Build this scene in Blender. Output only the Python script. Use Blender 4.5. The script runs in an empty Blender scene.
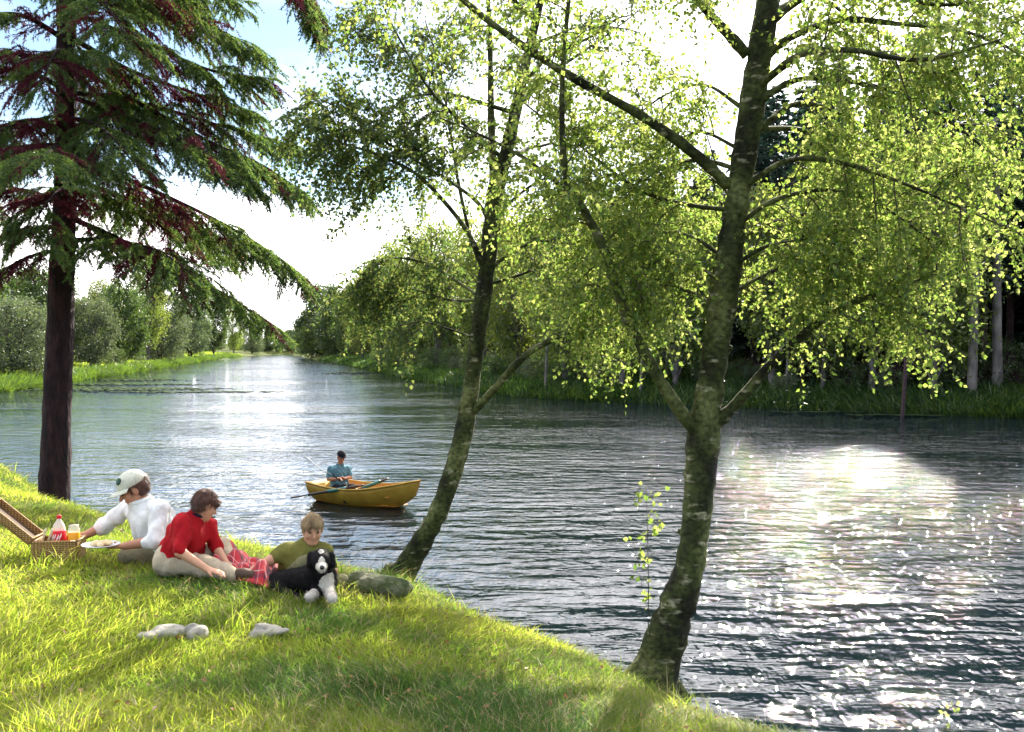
import bpy, math, random
import numpy as np
from mathutils import Vector

rng = np.random.default_rng(7)
random.seed(7)
SC = bpy.context.scene
COL = SC.collection
R = math.radians

# ------------------------------------------------------------------ camera
CAMZ, FPX, CX, CY, HOR = 3.3, 1000.0, 512.0, 366.0, 347.0
PITCH = math.atan((CY - HOR) / FPX)
FWD = np.array([0, math.cos(PITCH), -math.sin(PITCH)])
UPV = np.array([0, math.sin(PITCH), math.cos(PITCH)])
CAM = np.array([0, 0, CAMZ])

def P(px, py, d):
    """point seen at a photo position, d metres ahead"""
    v = FWD + np.array([1.0, 0, 0]) * (px - CX) / FPX + UPV * (CY - py) / FPX
    return CAM + v * (d / v[1])

# ------------------------------------------------------------------ terrain
LAKE = np.array([(60,-40),(25,-12),(12,-3),(6,2.0),(2.9,4.9),(1.62,6.3),(1.05,7.42),(-1.0,9.85),(-3.2,11.6),
 (-6.0,14.2),(-8.9,18.8),(-13,23),(-22,33),(-32,48),(-36,62),(-37.5,73),(-48,122),(-68,215),(-93,330),
 (-102,405),(-96,418),(-88,412),(-62,300),(-40,220),(-22,150),(-12.3,110),(-5,85),(.5,66),(10.5,56),
 (23.8,46.5),(35,38),(50,22),(75,-10)], float)

def shore_dist(x, y):
    """signed distance to the waterline, positive on land"""
    x = np.asarray(x, float); y = np.asarray(y, float)
    d2 = np.full(x.shape, 1e18); inside = np.zeros(x.shape, bool)
    n = len(LAKE)
    for i in range(n):
        ax, ay = LAKE[i]; bx, by = LAKE[(i + 1) % n]
        ex, ey = bx - ax, by - ay
        t = np.clip(((x - ax) * ex + (y - ay) * ey) / (ex * ex + ey * ey), 0, 1)
        d2 = np.minimum(d2, (x - ax - t * ex) ** 2 + (y - ay - t * ey) ** 2)
        if ey != 0:
            c = (ay > y) != (by > y)
            inside ^= c & (x < ex * (y - ay) / ey + ax)
    d = np.sqrt(d2)
    return np.where(inside, -d, d)

def sstep(a, b, t):
    t = np.clip((np.asarray(t, float) - a) / (b - a), 0, 1)
    return t * t * (3 - 2 * t)

def H(x, y):
    x = np.asarray(x, float); y = np.asarray(y, float)
    sd = shore_dist(x, y)
    wob = .10 * np.sin(x * .9 + 1.3) * np.sin(y * .8) + .05 * np.sin(x * 2.3 - y * 1.9) + .02 * np.sin(x * 6.1 + y * 4.7)
    s = sd + .3 + wob * .5
    near = 1.75 * (1 - np.exp(-np.maximum(s, 0) / .95)) + wob * .35 * sstep(0, 1.5, s)
    far = .3 * (1 - np.exp(-np.maximum(sd, 0) / .6)) + 1.2 * (1 - np.exp(-np.maximum(sd, 0) / 8)) + .022 * np.clip(sd, 0, 160) \
        + .12 * np.sin(x * .31) * np.sin(y * .27) * sstep(0, 5, sd)
    under_n = np.maximum(s * 1.1, -1.4)
    under_f = np.maximum(sd * .5, -1.4)
    near = np.where(s > 0, near, under_n); far = np.where(sd > 0, far, under_f)
    w = sstep(24, 45, np.hypot(x, y))
    return near * (1 - w) + far * w

def Hs(x, y):
    return float(H(np.array([x]), np.array([y]))[0])

def G(px, py, dmin=3.0, dmax=60.0):
    """first ground point along the sight line through a photo position"""
    ds = np.geomspace(dmin, dmax, 1500)
    pts = np.array([P(px, py, d) for d in ds])
    g = H(pts[:, 0], pts[:, 1])
    k = np.argmax(pts[:, 2] <= g)
    p = pts[k].copy(); p[2] = g[k]
    return p

# ------------------------------------------------------------------ objects
def tag(o, label=None, cat=None, group=None, kind=None):
    if label: o['label'] = label
    if cat: o['category'] = cat
    if group: o['group'] = group
    if kind: o['kind'] = kind
    return o

def empty(name, loc, label, cat, group=None, rz=0.0):
    o = bpy.data.objects.new(name, None); COL.objects.link(o)
    o.empty_display_size = .2
    o.location = loc; o.rotation_euler = (0, 0, rz)
    return tag(o, label, cat, group)

def link(name, me, parent=None, world=True):
    o = bpy.data.objects.new(name, me); COL.objects.link(o)
    if parent is not None:
        o.parent = parent
        if world:                       # mesh is in world coordinates: undo the parents' placement
            from mathutils import Matrix
            m = Matrix(); chain = []
            q = parent
            while q is not None:
                chain.append(q.matrix_parent_inverse @ q.matrix_basis if q.parent else q.matrix_basis); q = q.parent
            for c in reversed(chain): m = m @ c
            o.matrix_parent_inverse = m.inverted()
    return o

def np_mesh(name, verts, tris=None, quads=None, mats=(), tmat=None, qmat=None, smooth=False):
    verts = np.asarray(verts, np.float32).reshape(-1, 3)
    tris = np.zeros((0, 3), np.int32) if tris is None else np.asarray(tris, np.int32).reshape(-1, 3)
    quads = np.zeros((0, 4), np.int32) if quads is None else np.asarray(quads, np.int32).reshape(-1, 4)
    me = bpy.data.meshes.new(name)
    nt, nq = len(tris), len(quads)
    me.vertices.add(len(verts)); me.vertices.foreach_set('co', verts.ravel())
    me.loops.add(nt * 3 + nq * 4)
    me.loops.foreach_set('vertex_index', np.concatenate([tris.ravel(), quads.ravel()]).astype(np.int32))
    me.polygons.add(nt + nq)
    start = np.concatenate([np.arange(nt) * 3, nt * 3 + np.arange(nq) * 4]).astype(np.int32)
    me.polygons.foreach_set('loop_start', start)
    mi = np.zeros(nt + nq, np.int32)
    if tmat is not None: mi[:nt] = tmat
    if qmat is not None: mi[nt:] = qmat
    me.polygons.foreach_set('material_index', mi)
    if smooth is True or smooth is False:
        me.polygons.foreach_set('use_smooth', np.full(nt + nq, bool(smooth)))
    else:
        me.polygons.foreach_set('use_smooth', np.asarray(smooth, bool))
    for m in mats: me.materials.append(m)
    me.update(calc_edges=True); me.validate()
    return me

class MB:
    """collects pieces into one mesh; each piece carries a material slot"""
    def __init__(s): s.v = []; s.t = []; s.q = []; s.tm = []; s.qm = []; s.ts = []; s.qs = []; s.n = 0
    def add(s, v, tris=None, quads=None, m=0, smooth=True):
        v = np.asarray(v, float).reshape(-1, 3)
        if tris is not None and len(tris):
            t = np.asarray(tris, int).reshape(-1, 3); s.t.append(t + s.n); s.tm.append(np.full(len(t), m)); s.ts.append(np.full(len(t), smooth))
        if quads is not None and len(quads):
            q = np.asarray(quads, int).reshape(-1, 4); s.q.append(q + s.n); s.qm.append(np.full(len(q), m)); s.qs.append(np.full(len(q), smooth))
        s.v.append(v); s.n += len(v)
    def tube(s, pts, rad, sides=8, m=0, cap=True, ell=None, rough=0.0):
        pts = np.asarray(pts, float); n = len(pts)
        rad = np.broadcast_to(np.asarray(rad, float), (n,))
        tan = np.gradient(pts, axis=0); tan /= np.linalg.norm(tan, axis=1)[:, None] + 1e-12
        ref = np.array([0, 0, 1.]) if abs(tan[0, 2]) < .9 else np.array([0, 1., 0])
        u = np.cross(tan[0], ref); u /= np.linalg.norm(u)
        a = np.arange(sides) * 2 * math.pi / sides
        V = np.zeros((n, sides, 3))
        for i in range(n):
            u = u - tan[i] * np.dot(u, tan[i]); u /= np.linalg.norm(u) + 1e-12
            w = np.cross(tan[i], u)
            r = rad[i]
            if rough: rr = r * (1 + rough * (rng.random(sides) - .5))
            else: rr = np.full(sides, r)
            e = 1.0 if ell is None else ell
            V[i] = pts[i] + (np.cos(a) * rr)[:, None] * u + (np.sin(a) * rr * e)[:, None] * w
        idx = np.arange(n * sides).reshape(n, sides)
        i0 = idx[:-1]; i1 = idx[1:]
        q = np.stack([i0, np.roll(i0, -1, 1), np.roll(i1, -1, 1), i1], -1).reshape(-1, 4)
        V = V.reshape(-1, 3); tr = []
        if cap:
            V = np.vstack([V, pts[0], pts[-1]]); c0 = n * sides; c1 = c0 + 1
            for k in range(sides):
                k2 = (k + 1) % sides
                tr.append((c0, idx[0, k2], idx[0, k])); tr.append((c1, idx[-1, k], idx[-1, k2]))
        s.add(V, tr, q, m)
    def box(s, c, size, rot=None, m=0, bev=.0):
        c = np.asarray(c, float); h = np.asarray(size, float) / 2
        if bev <= 0:
            v = np.array([(x, y, z) for x in (-1, 1) for y in (-1, 1) for z in (-1, 1)], float) * h
            q = [(0, 1, 3, 2), (4, 6, 7, 5), (0, 4, 5, 1), (2, 3, 7, 6), (0, 2, 6, 4), (1, 5, 7, 3)]; t = []
        else:
            v = []; q = []; t = []
            b = bev
            ids = {}
            for sx in (-1, 1):
                for sy in (-1, 1):
                    for sz in (-1, 1):
                        for ax in range(3):
                            p = np.array([sx, sy, sz]) * (h - b); p[ax] += (sx, sy, sz)[ax] * b
                            ids[(sx, sy, sz, ax)] = len(v); v.append(p)
            v = np.array(v)
            sg = (-1, 1)
            for ax in range(3):
                o1, o2 = [a for a in range(3) if a != ax]
                for d in sg:
                    def key(a, b_):
                        k = [0, 0, 0]; k[ax] = d; k[o1] = a; k[o2] = b_; return ids[(k[0], k[1], k[2], ax)]
                    q.append((key(-1, -1), key(1, -1), key(1, 1), key(-1, 1)))
            for ax in range(3):      # edges running along ax
                o1, o2 = [a for a in range(3) if a != ax]
                for a in sg:
                    for b_ in sg:
                        def key(d, w):
                            k = [0, 0, 0]; k[ax] = d; k[o1] = a; k[o2] = b_; return ids[(k[0], k[1], k[2], w)]
                        q.append((key(-1, o1), key(1, o1), key(1, o2), key(-1, o2)))
            for sx in sg:
                for sy in sg:
                    for sz in sg: t.append([ids[(sx, sy, sz, a)] for a in range(3)])
        if rot is not None: v = v @ np.asarray(rot, float).T
        s.add(v + c, t, q, m, smooth=False)
    def build(s, name, mats, parent=None, world=True):
        if not isinstance(mats, (list, tuple)): mats = [mats]
        cat = lambda L, d: np.concatenate(L) if L else d
        t = cat(s.t, None); q = cat(s.q, None)
        sm = np.concatenate([cat(s.ts, np.zeros(0, bool)), cat(s.qs, np.zeros(0, bool))])
        me = np_mesh(name, np.vstack(s.v), t, q, mats, cat(s.tm, None), cat(s.qm, None), smooth=sm)
        return link(name, me, parent, world)

def rotz(a): c, s = math.cos(a), math.sin(a); return np.array([[c, -s, 0], [s, c, 0], [0, 0, 1.]])
def rotx(a): c, s = math.cos(a), math.sin(a); return np.array([[1., 0, 0], [0, c, -s], [0, s, c]])
def roty(a): c, s = math.cos(a), math.sin(a); return np.array([[c, 0, s], [0, 1., 0], [-s, 0, c]])

def spline(pts, n=6):
    """Catmull-Rom through control points"""
    p = np.asarray(pts, float)
    e = np.vstack([2 * p[0] - p[1], p, 2 * p[-1] - p[-2]])
    out = []
    for i in range(len(p) - 1):
        a, b, c, d = e[i:i + 4]
        for t in np.linspace(0, 1, n, endpoint=False):
            out.append(.5 * (2 * b + (c - a) * t + (2 * a - 5 * b + 4 * c - d) * t * t + (3 * b - a - 3 * c + d) * t ** 3))
    out.append(p[-1])
    return np.array(out)

def unit(v): v = np.asarray(v, float); return v / (np.linalg.norm(v, axis=-1, keepdims=True) + 1e-12)

def leaf_quads(Pt, D, N, L, W, fold=.18):
    """rhombic leaves, one folded quad each (two halves along the midrib)"""
    n = len(Pt); S = unit(np.cross(D, N)); N = np.cross(S, D)
    L = np.asarray(L).reshape(-1, 1); W = np.asarray(W).reshape(-1, 1)
    v = np.empty((n, 4, 3))
    v[:, 0] = Pt
    v[:, 1] = Pt + D * L * .4 + S * W * .5 + N * W * fold
    v[:, 2] = Pt + D * L
    v[:, 3] = Pt + D * L * .4 - S * W * .5 + N * W * fold
    b = np.arange(n)[:, None] * 4
    t = np.concatenate([b + [0, 2, 1], b + [0, 3, 2]], 1).reshape(-1, 3)
    return v.reshape(-1, 3), t

# ------------------------------------------------------------------ materials
def newmat(name):
    m = bpy.data.materials.new(name); m.use_nodes = True
    nt = m.node_tree; nt.nodes.clear()
    out = nt.nodes.new('ShaderNodeOutputMaterial')
    return m, nt, out

def nd(nt, typ, **kw):
    n = nt.nodes.new(typ)
    for k, v in kw.items():
        if k.startswith('i_'):
            key = k[2:]; n.inputs[int(key) if key.isdigit() else key.replace('_', ' ')].default_value = v
        else: setattr(n, k, v)
    return n

def ramp(nt, stops, fac=None, interp='LINEAR'):
    r = nt.nodes.new('ShaderNodeValToRGB'); r.color_ramp.interpolation = interp
    e = r.color_ramp.elements
    while len(e) < len(stops): e.new(.5)
    for k, (p, c) in enumerate(stops):
        e[k].position = p; e[k].color = (c, c, c, 1) if isinstance(c, (int, float)) else (*c, 1)
    if fac is not None: nt.links.new(fac, r.inputs[0])
    return r

def pmat(name, cols, scale=8.0, rough=.7, bump=.0, bscale=None, detail=5, stretch=(1, 1, 1), spec=.3, coat=0, metal=0, trans=0):
    """Principled with noise-driven colour and bump"""
    m, nt, out = newmat(name); L = nt.links
    tc = nd(nt, 'ShaderNodeTexCoord'); mp = nd(nt, 'ShaderNodeMapping'); mp.inputs['Scale'].default_value = stretch
    L.new(tc.outputs['Object'], mp.inputs[0])
    nz = nd(nt, 'ShaderNodeTexNoise'); nz.inputs['Scale'].default_value = scale; nz.inputs['Detail'].default_value = detail
    L.new(mp.outputs[0], nz.inputs['Vector'])
    k = len(cols)
    st = [(.3 + .4 * i / max(k - 1, 1), c) for i, c in enumerate(cols)]
    rp = ramp(nt, st, nz.outputs[0])
    bs = nd(nt, 'ShaderNodeBsdfPrincipled')
    bs.inputs['Roughness'].default_value = rough; bs.inputs['Specular IOR Level'].default_value = spec
    bs.inputs['Metallic'].default_value = metal; bs.inputs['Coat Weight'].default_value = coat
    bs.inputs['Transmission Weight'].default_value = trans
    L.new(rp.outputs[0], bs.inputs['Base Color'])
    if bump:
        n2 = nd(nt, 'ShaderNodeTexNoise'); n2.inputs['Scale'].default_value = bscale or scale * 3; n2.inputs['Detail'].default_value = 6
        L.new(mp.outputs[0], n2.inputs['Vector'])
        b = nd(nt, 'ShaderNodeBump'); b.inputs['Strength'].default_value = 1; b.inputs['Distance'].default_value = bump
        L.new(n2.outputs[0], b.inputs['Height']); L.new(b.outputs[0], bs.inputs['Normal'])
    L.new(bs.outputs[0], out.inputs[0])
    return m

def leafmat(name, cols, tcols, mix=.5, gloss=.04, rough=.35, objvar=0.0, patch=None, patch_scale=.6):
    """thin leaf: diffuse front, light passing through, a little sheen; colour differs leaf by leaf"""
    m, nt, out = newmat(name); L = nt.links
    geo = nd(nt, 'ShaderNodeNewGeometry')
    fac = geo.outputs['Random Per Island']
    k = len(cols)
    r1 = ramp(nt, [(i / max(k - 1, 1), c) for i, c in enumerate(cols)], fac)
    r2 = ramp(nt, [(i / max(len(tcols) - 1, 1), c) for i, c in enumerate(tcols)], fac)
    c1, c2 = r1.outputs[0], r2.outputs[0]
    if patch:                                   # broad patches of another growth
        tc = nd(nt, 'ShaderNodeTexCoord'); nz = nd(nt, 'ShaderNodeTexNoise'); nz.inputs['Scale'].default_value = patch_scale; nz.inputs['Detail'].default_value = 4
        L.new(tc.outputs['Object'], nz.inputs['Vector'])
        pr = ramp(nt, [(.42, 0.0), (.6, 1.0)], nz.outputs[0])
        for w, col in ((0, patch[0]), (1, patch[1])):
            mx = nd(nt, 'ShaderNodeMix', data_type='RGBA'); L.new(pr.outputs[0], mx.inputs[0])
            L.new((c1, c2)[w], mx.inputs[6]); mx.inputs[7].default_value = (*col, 1)
            if w == 0: c1n = mx.outputs[2]
            else: c2n = mx.outputs[2]
        c1, c2 = c1n, c2n
    if objvar:
        oi = nd(nt, 'ShaderNodeObjectInfo')
        mr = nd(nt, 'ShaderNodeMapRange'); mr.inputs[3].default_value = 1 - objvar; mr.inputs[4].default_value = 1 + objvar
        L.new(oi.outputs['Random'], mr.inputs[0])
        hs = []
        for c in (c1, c2):
            h = nd(nt, 'ShaderNodeHueSaturation'); L.new(c, h.inputs['Color']); L.new(mr.outputs[0], h.inputs['Value'])
            mh = nd(nt, 'ShaderNodeMapRange'); mh.inputs[3].default_value = .5 - objvar * .05; mh.inputs[4].default_value = .5 + objvar * .05
            L.new(oi.outputs['Random'], mh.inputs[0]); L.new(mh.outputs[0], h.inputs['Hue'])
            hs.append(h.outputs[0])
        c1, c2 = hs
    df = nd(nt, 'ShaderNodeBsdfDiffuse'); tr = nd(nt, 'ShaderNodeBsdfTranslucent')
    L.new(c1, df.inputs[0]); L.new(c2, tr.inputs[0])
    mx = nd(nt, 'ShaderNodeMixShader', i_0=mix); L.new(df.outputs[0], mx.inputs[1]); L.new(tr.outputs[0], mx.inputs[2])
    gl = nd(nt, 'ShaderNodeBsdfGlossy', i_Roughness=rough); gl.inputs[0].default_value = (1, 1, 1, 1)
    m2 = nd(nt, 'ShaderNodeMixShader', i_0=gloss); L.new(mx.outputs[0], m2.inputs[1]); L.new(gl.outputs[0], m2.inputs[2])
    L.new(m2.outputs[0], out.inputs[0])
    return m
# ================================================================== light and sky
SUN_AZ, SUN_EL = R(19.5), R(30)
cam = bpy.data.cameras.new('camera'); camo = bpy.data.objects.new('camera', cam); COL.objects.link(camo)
cam.sensor_width = 36; cam.lens = 36 * FPX / 1024; cam.clip_start = .05; cam.clip_end = 8000
camo.location = CAM; camo.rotation_euler = (math.pi / 2 - PITCH, 0, 0)
SC.camera = camo

sd_ = np.array([math.sin(SUN_AZ) * math.cos(SUN_EL), math.cos(SUN_AZ) * math.cos(SUN_EL), math.sin(SUN_EL)])
sl = bpy.data.lights.new('sun', 'SUN'); sl.energy = 4.8; sl.angle = R(.53); sl.color = (1, .93, .80)
so = bpy.data.objects.new('sun', sl); COL.objects.link(so); so.location = sd_ * 50
so.rotation_euler = Vector(-sd_).to_track_quat('-Z', 'Y').to_euler()

SC.world = bpy.data.worlds.new('World'); SC.world.use_nodes = True
nt = SC.world.node_tree; nt.nodes.clear(); L = nt.links
wo = nd(nt, 'ShaderNodeOutputWorld'); bg = nd(nt, 'ShaderNodeBackground'); bg.inputs[1].default_value = .07
sky = nd(nt, 'ShaderNodeTexSky', sky_type='NISHITA', sun_disc=False, sun_elevation=SUN_EL, sun_rotation=SUN_AZ)
sky.air_density = 1.0; sky.dust_density = .15; sky.ozone_density = 1.5
tc = nd(nt, 'ShaderNodeTexCoord'); sx = nd(nt, 'ShaderNodeSeparateXYZ'); L.new(tc.outputs['Generated'], sx.inputs[0])
def mth(op, a, b=None, c=None):
    n = nd(nt, 'ShaderNodeMath', operation=op)
    for i, q in enumerate((a, b, c)):
        if q is None: continue
        if isinstance(q, (int, float)): n.inputs[i].default_value = q
        else: L.new(q, n.inputs[i])
    return n.outputs[0]
zz = mth('MAXIMUM', sx.outputs[2], 0.0)
den = mth('ADD', zz, .12)
cv = nd(nt, 'ShaderNodeCombineXYZ'); L.new(mth('DIVIDE', sx.outputs[0], den), cv.inputs[0]); L.new(mth('DIVIDE', sx.outputs[1], den), cv.inputs[1])
cn = nd(nt, 'ShaderNodeTexNoise'); cn.inputs['Scale'].default_value = .62; cn.inputs['Detail'].default_value = 9; cn.inputs['Roughness'].default_value = .55
cn.inputs['Distortion'].default_value = .35
mpw = nd(nt, 'ShaderNodeMapping'); mpw.inputs['Location'].default_value = (2.3, 0.4, 0); mpw.inputs['Scale'].default_value = (1.5, 1.1, 1)
L.new(cv.outputs[0], mpw.inputs[0]); L.new(mpw.outputs[0], cn.inputs['Vector'])
low = nd(nt, 'ShaderNodeMapRange', interpolation_type='SMOOTHSTEP'); low.inputs[1].default_value = .155; low.inputs[2].default_value = .10
L.new(zz, low.inputs[0])                                    # cloud bank near the horizon
sunside = nd(nt, 'ShaderNodeVectorMath', operation='DOT_PRODUCT'); sunside.inputs[1].default_value = tuple(sd_)
L.new(tc.outputs['Generated'], sunside.inputs[0])
ss = nd(nt, 'ShaderNodeMapRange', interpolation_type='SMOOTHSTEP'); ss.inputs[1].default_value = .86; ss.inputs[2].default_value = .98
L.new(sunside.outputs['Value'], ss.inputs[0])
cm = nd(nt, 'ShaderNodeMapRange', interpolation_type='SMOOTHSTEP'); cm.inputs[1].default_value = .45; cm.inputs[2].default_value = .74
L.new(cn.outputs[0], cm.inputs[0])
high = nd(nt, 'ShaderNodeMapRange', interpolation_type='SMOOTHSTEP'); high.inputs[1].default_value = .30; high.inputs[2].default_value = .42; high.inputs[4].default_value = .95
L.new(zz, high.inputs[0])                                   # unseen white cloud added above the view to brighten the water
front = nd(nt, 'ShaderNodeMapRange', interpolation_type='SMOOTHSTEP'); front.inputs[1].default_value = -.35; front.inputs[2].default_value = .25; front.inputs[3].default_value = .28
L.new(sx.outputs[1], front.inputs[0])                      # clouds kept ahead for contrast; thin cover left behind as added fill
cover = mth('MULTIPLY', front.outputs[0], mth('MINIMUM', mth('ADD', mth('ADD', high.outputs[0], 0.0), mth('ADD', mth('ADD', cm.outputs[0], low.outputs[0]), mth('MULTIPLY', ss.outputs[0], .8))), 1.0))
cloudb = nd(nt, 'ShaderNodeMapRange'); cloudb.inputs[1].default_value = .3; cloudb.inputs[2].default_value = .75; cloudb.inputs[3].default_value = 13; cloudb.inputs[4].default_value = 19
L.new(cn.outputs[0], cloudb.inputs[0])
cb2 = mth('ADD', cloudb.outputs[0], mth('MULTIPLY', mth('ADD', ss.outputs[0], low.outputs[0]), 5.0))
ccol = nd(nt, 'ShaderNodeVectorMath', operation='SCALE'); ccol.inputs[0].default_value = (1.0, .975, .985); L.new(cb2, ccol.inputs['Scale'])
mxw = nd(nt, 'ShaderNodeMix', data_type='RGBA'); L.new(cover, mxw.inputs[0]); L.new(sky.outputs[0], mxw.inputs[6]); L.new(ccol.outputs[0], mxw.inputs[7])
L.new(mxw.outputs[2], bg.inputs[0]); L.new(bg.outputs[0], wo.inputs[0])

vs = SC.view_settings; vs.view_transform = 'Standard'; vs.look = 'None'; vs.exposure = 1.8; vs.gamma = 1; vs.use_curve_mapping = False
SC.display_settings.display_device = 'sRGB'
cy = SC.cycles
cy.max_bounces = 7; cy.diffuse_bounces = 3; cy.glossy_bounces = 3; cy.transmission_bounces = 4; cy.transparent_max_bounces = 6
cy.sample_clamp_indirect = 6; cy.sample_clamp_direct = 0; cy.use_denoising = True; cy.caustics_reflective = False; cy.caustics_refractive = False
cy.use_adaptive_sampling = True; cy.adaptive_threshold = .02

# ================================================================== ground
def build_ground():
    a = np.concatenate([np.arange(-42, 42, .22), np.arange(42, 318, 3.0)])
    r = np.concatenate([np.geomspace(.5, 30, 260), np.geomspace(30.6, 500, 150)[0:], np.geomspace(540, 3500, 14)])
    A, Rr = np.meshgrid(np.radians(a), r)
    X = np.sin(A) * Rr; Y = np.cos(A) * Rr; Z = H(X, Y)
    V = np.stack([X, Y, Z], -1); n, k = X.shape
    idx = np.arange(n * k).reshape(n, k)
    i0 = idx[:-1]; i1 = idx[1:]
    q = np.stack([i0, i1, np.roll(i1, -1, 1), np.roll(i0, -1, 1)], -1).reshape(-1, 4)[:, ::-1]
    V = np.vstack([V.reshape(-1, 3), [[0, 0, Hs(0, 0)]]]); c = n * k
    t = np.stack([np.full(k, c), np.roll(idx[0], -1), idx[0]], -1)
    m, nt, out = newmat('ground_soil'); L = nt.links
    tc = nd(nt, 'ShaderNodeTexCoord')
    n1 = nd(nt, 'ShaderNodeTexNoise'); n1.inputs['Scale'].default_value = 1.1; n1.inputs['Detail'].default_value = 8
    n2 = nd(nt, 'ShaderNodeTexNoise'); n2.inputs['Scale'].default_value = 22; n2.inputs['Detail'].default_value = 6
    for q_ in (n1, n2): L.new(tc.outputs['Object'], q_.inputs['Vector'])
    rp = ramp(nt, [(.3, (.035, .055, .012)), (.5, (.085, .11, .022)), (.7, (.13, .12, .04))], n1.outputs[0])
    rp2 = ramp(nt, [(.35, (.4, .4, .4)), (.65, (1.15, 1.15, 1.15))], n2.outputs[0])
    mx = nd(nt, 'ShaderNodeMix', data_type='RGBA', blend_type='MULTIPLY'); mx.inputs[0].default_value = 1
    L.new(rp.outputs[0], mx.inputs[6]); L.new(rp2.outputs[0], mx.inputs[7])
    bs = nd(nt, 'ShaderNodeBsdfPrincipled', i_Roughness=.95); bs.inputs['Specular IOR Level'].default_value = .1
    L.new(mx.outputs[2], bs.inputs['Base Color'])
    b = nd(nt, 'ShaderNodeBump'); b.inputs['Distance'].default_value = .04; L.new(n2.outputs[0], b.inputs['Height']); L.new(b.outputs[0], bs.inputs['Normal'])
    L.new(bs.outputs[0], out.inputs[0])
    tag(link('ground', np_mesh('ground', V, t, q, [m], smooth=True)), kind='structure')
build_ground()

# ================================================================== water
def build_water():
    m, nt, out = newmat('lake_water'); L = nt.links
    tc = nd(nt, 'ShaderNodeTexCoord')
    def noise(scale, stretch, rot=0.0, detail=3, rough=.5, dist=0.0, loc=(0, 0, 0)):
        mp = nd(nt, 'ShaderNodeMapping'); mp.inputs['Scale'].default_value = stretch; mp.inputs['Rotation'].default_value = (0, 0, rot); mp.inputs['Location'].default_value = loc
        n = nd(nt, 'ShaderNodeTexNoise'); n.inputs['Scale'].default_value = scale; n.inputs['Detail'].default_value = detail; n.inputs['Roughness'].default_value = rough
        n.inputs['Distortion'].default_value = dist
        L.new(tc.outputs['Object'], mp.inputs[0]); L.new(mp.outputs[0], n.inputs['Vector']); return n.outputs[0]
    def mth(op, a, b=None):
        n = nd(nt, 'ShaderNodeMath', operation=op)
        for i, q in enumerate((a, b)):
            if q is None: continue
            if isinstance(q, (int, float)): n.inputs[i].default_value = q
            else: L.new(q, n.inputs[i])
        return n.outputs[0]
    rip = noise(1.9, (.55, 1.4, 1), R(5), 3, .45, .35)         # ripples running with the wind, crests across the lake
    fine = noise(4.6, (.65, 1.3, 1), R(-9), 4, .62, .4)
    cross = noise(.85, (.75, 1.25, 1), R(24), 3, .5, .4, (3, 1, 0))
    spark = noise(5.2, (1.15, .38, 1), R(3), 2, .5, .2, (1, 5, 0))
    wind = noise(.055, (.9, 2.6, 1), R(-14), 4, .55, .4, (4.2, 1.0, 0))   # cat's-paws and calm lanes
    wf = ramp(nt, [(.36, .45), (.50, .95), (.64, 1.35)], wind)
    h = mth('ADD', mth('ADD', mth('MULTIPLY', rip, .105), mth('ADD', mth('MULTIPLY', fine, .015), mth('MULTIPLY', spark, .046))), mth('MULTIPLY', cross, .075))
    sp = nd(nt, 'ShaderNodeSeparateXYZ'); L.new(tc.outputs['Object'], sp.inputs[0])
    br = nd(nt, 'ShaderNodeMapRange', interpolation_type='SMOOTHSTEP'); L.new(sp.outputs[0], br.inputs[0])      # a breeze on the open right side
    br.inputs[1].default_value = -3; br.inputs[2].default_value = 6; br.inputs[3].default_value = .75; br.inputs[4].default_value = 1.7
    h = mth('MULTIPLY', mth('MULTIPLY', h, wf.outputs[0]), br.outputs[0])
    b = nd(nt, 'ShaderNodeBump'); b.inputs['Strength'].default_value = 1; b.inputs['Distance'].default_value = 1.0
    L.new(h, b.inputs['Height'])
    bs = nd(nt, 'ShaderNodeBsdfPrincipled', i_Roughness=.017, i_IOR=1.333)
    bs.inputs['Base Color'].default_value = (.004, .009, .014, 1); bs.inputs['Specular IOR Level'].default_value = .5
    L.new(b.outputs[0], bs.inputs['Normal']); L.new(bs.outputs[0], out.inputs[0])
    V = [(-400, -120, 0), (300, -120, 0), (300, 700, 0), (-400, 700, 0)]
    tag(link('lake_water', np_mesh('lake_water', V, None, [(0, 1, 2, 3)], [m])), kind='structure')
build_water()
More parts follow.
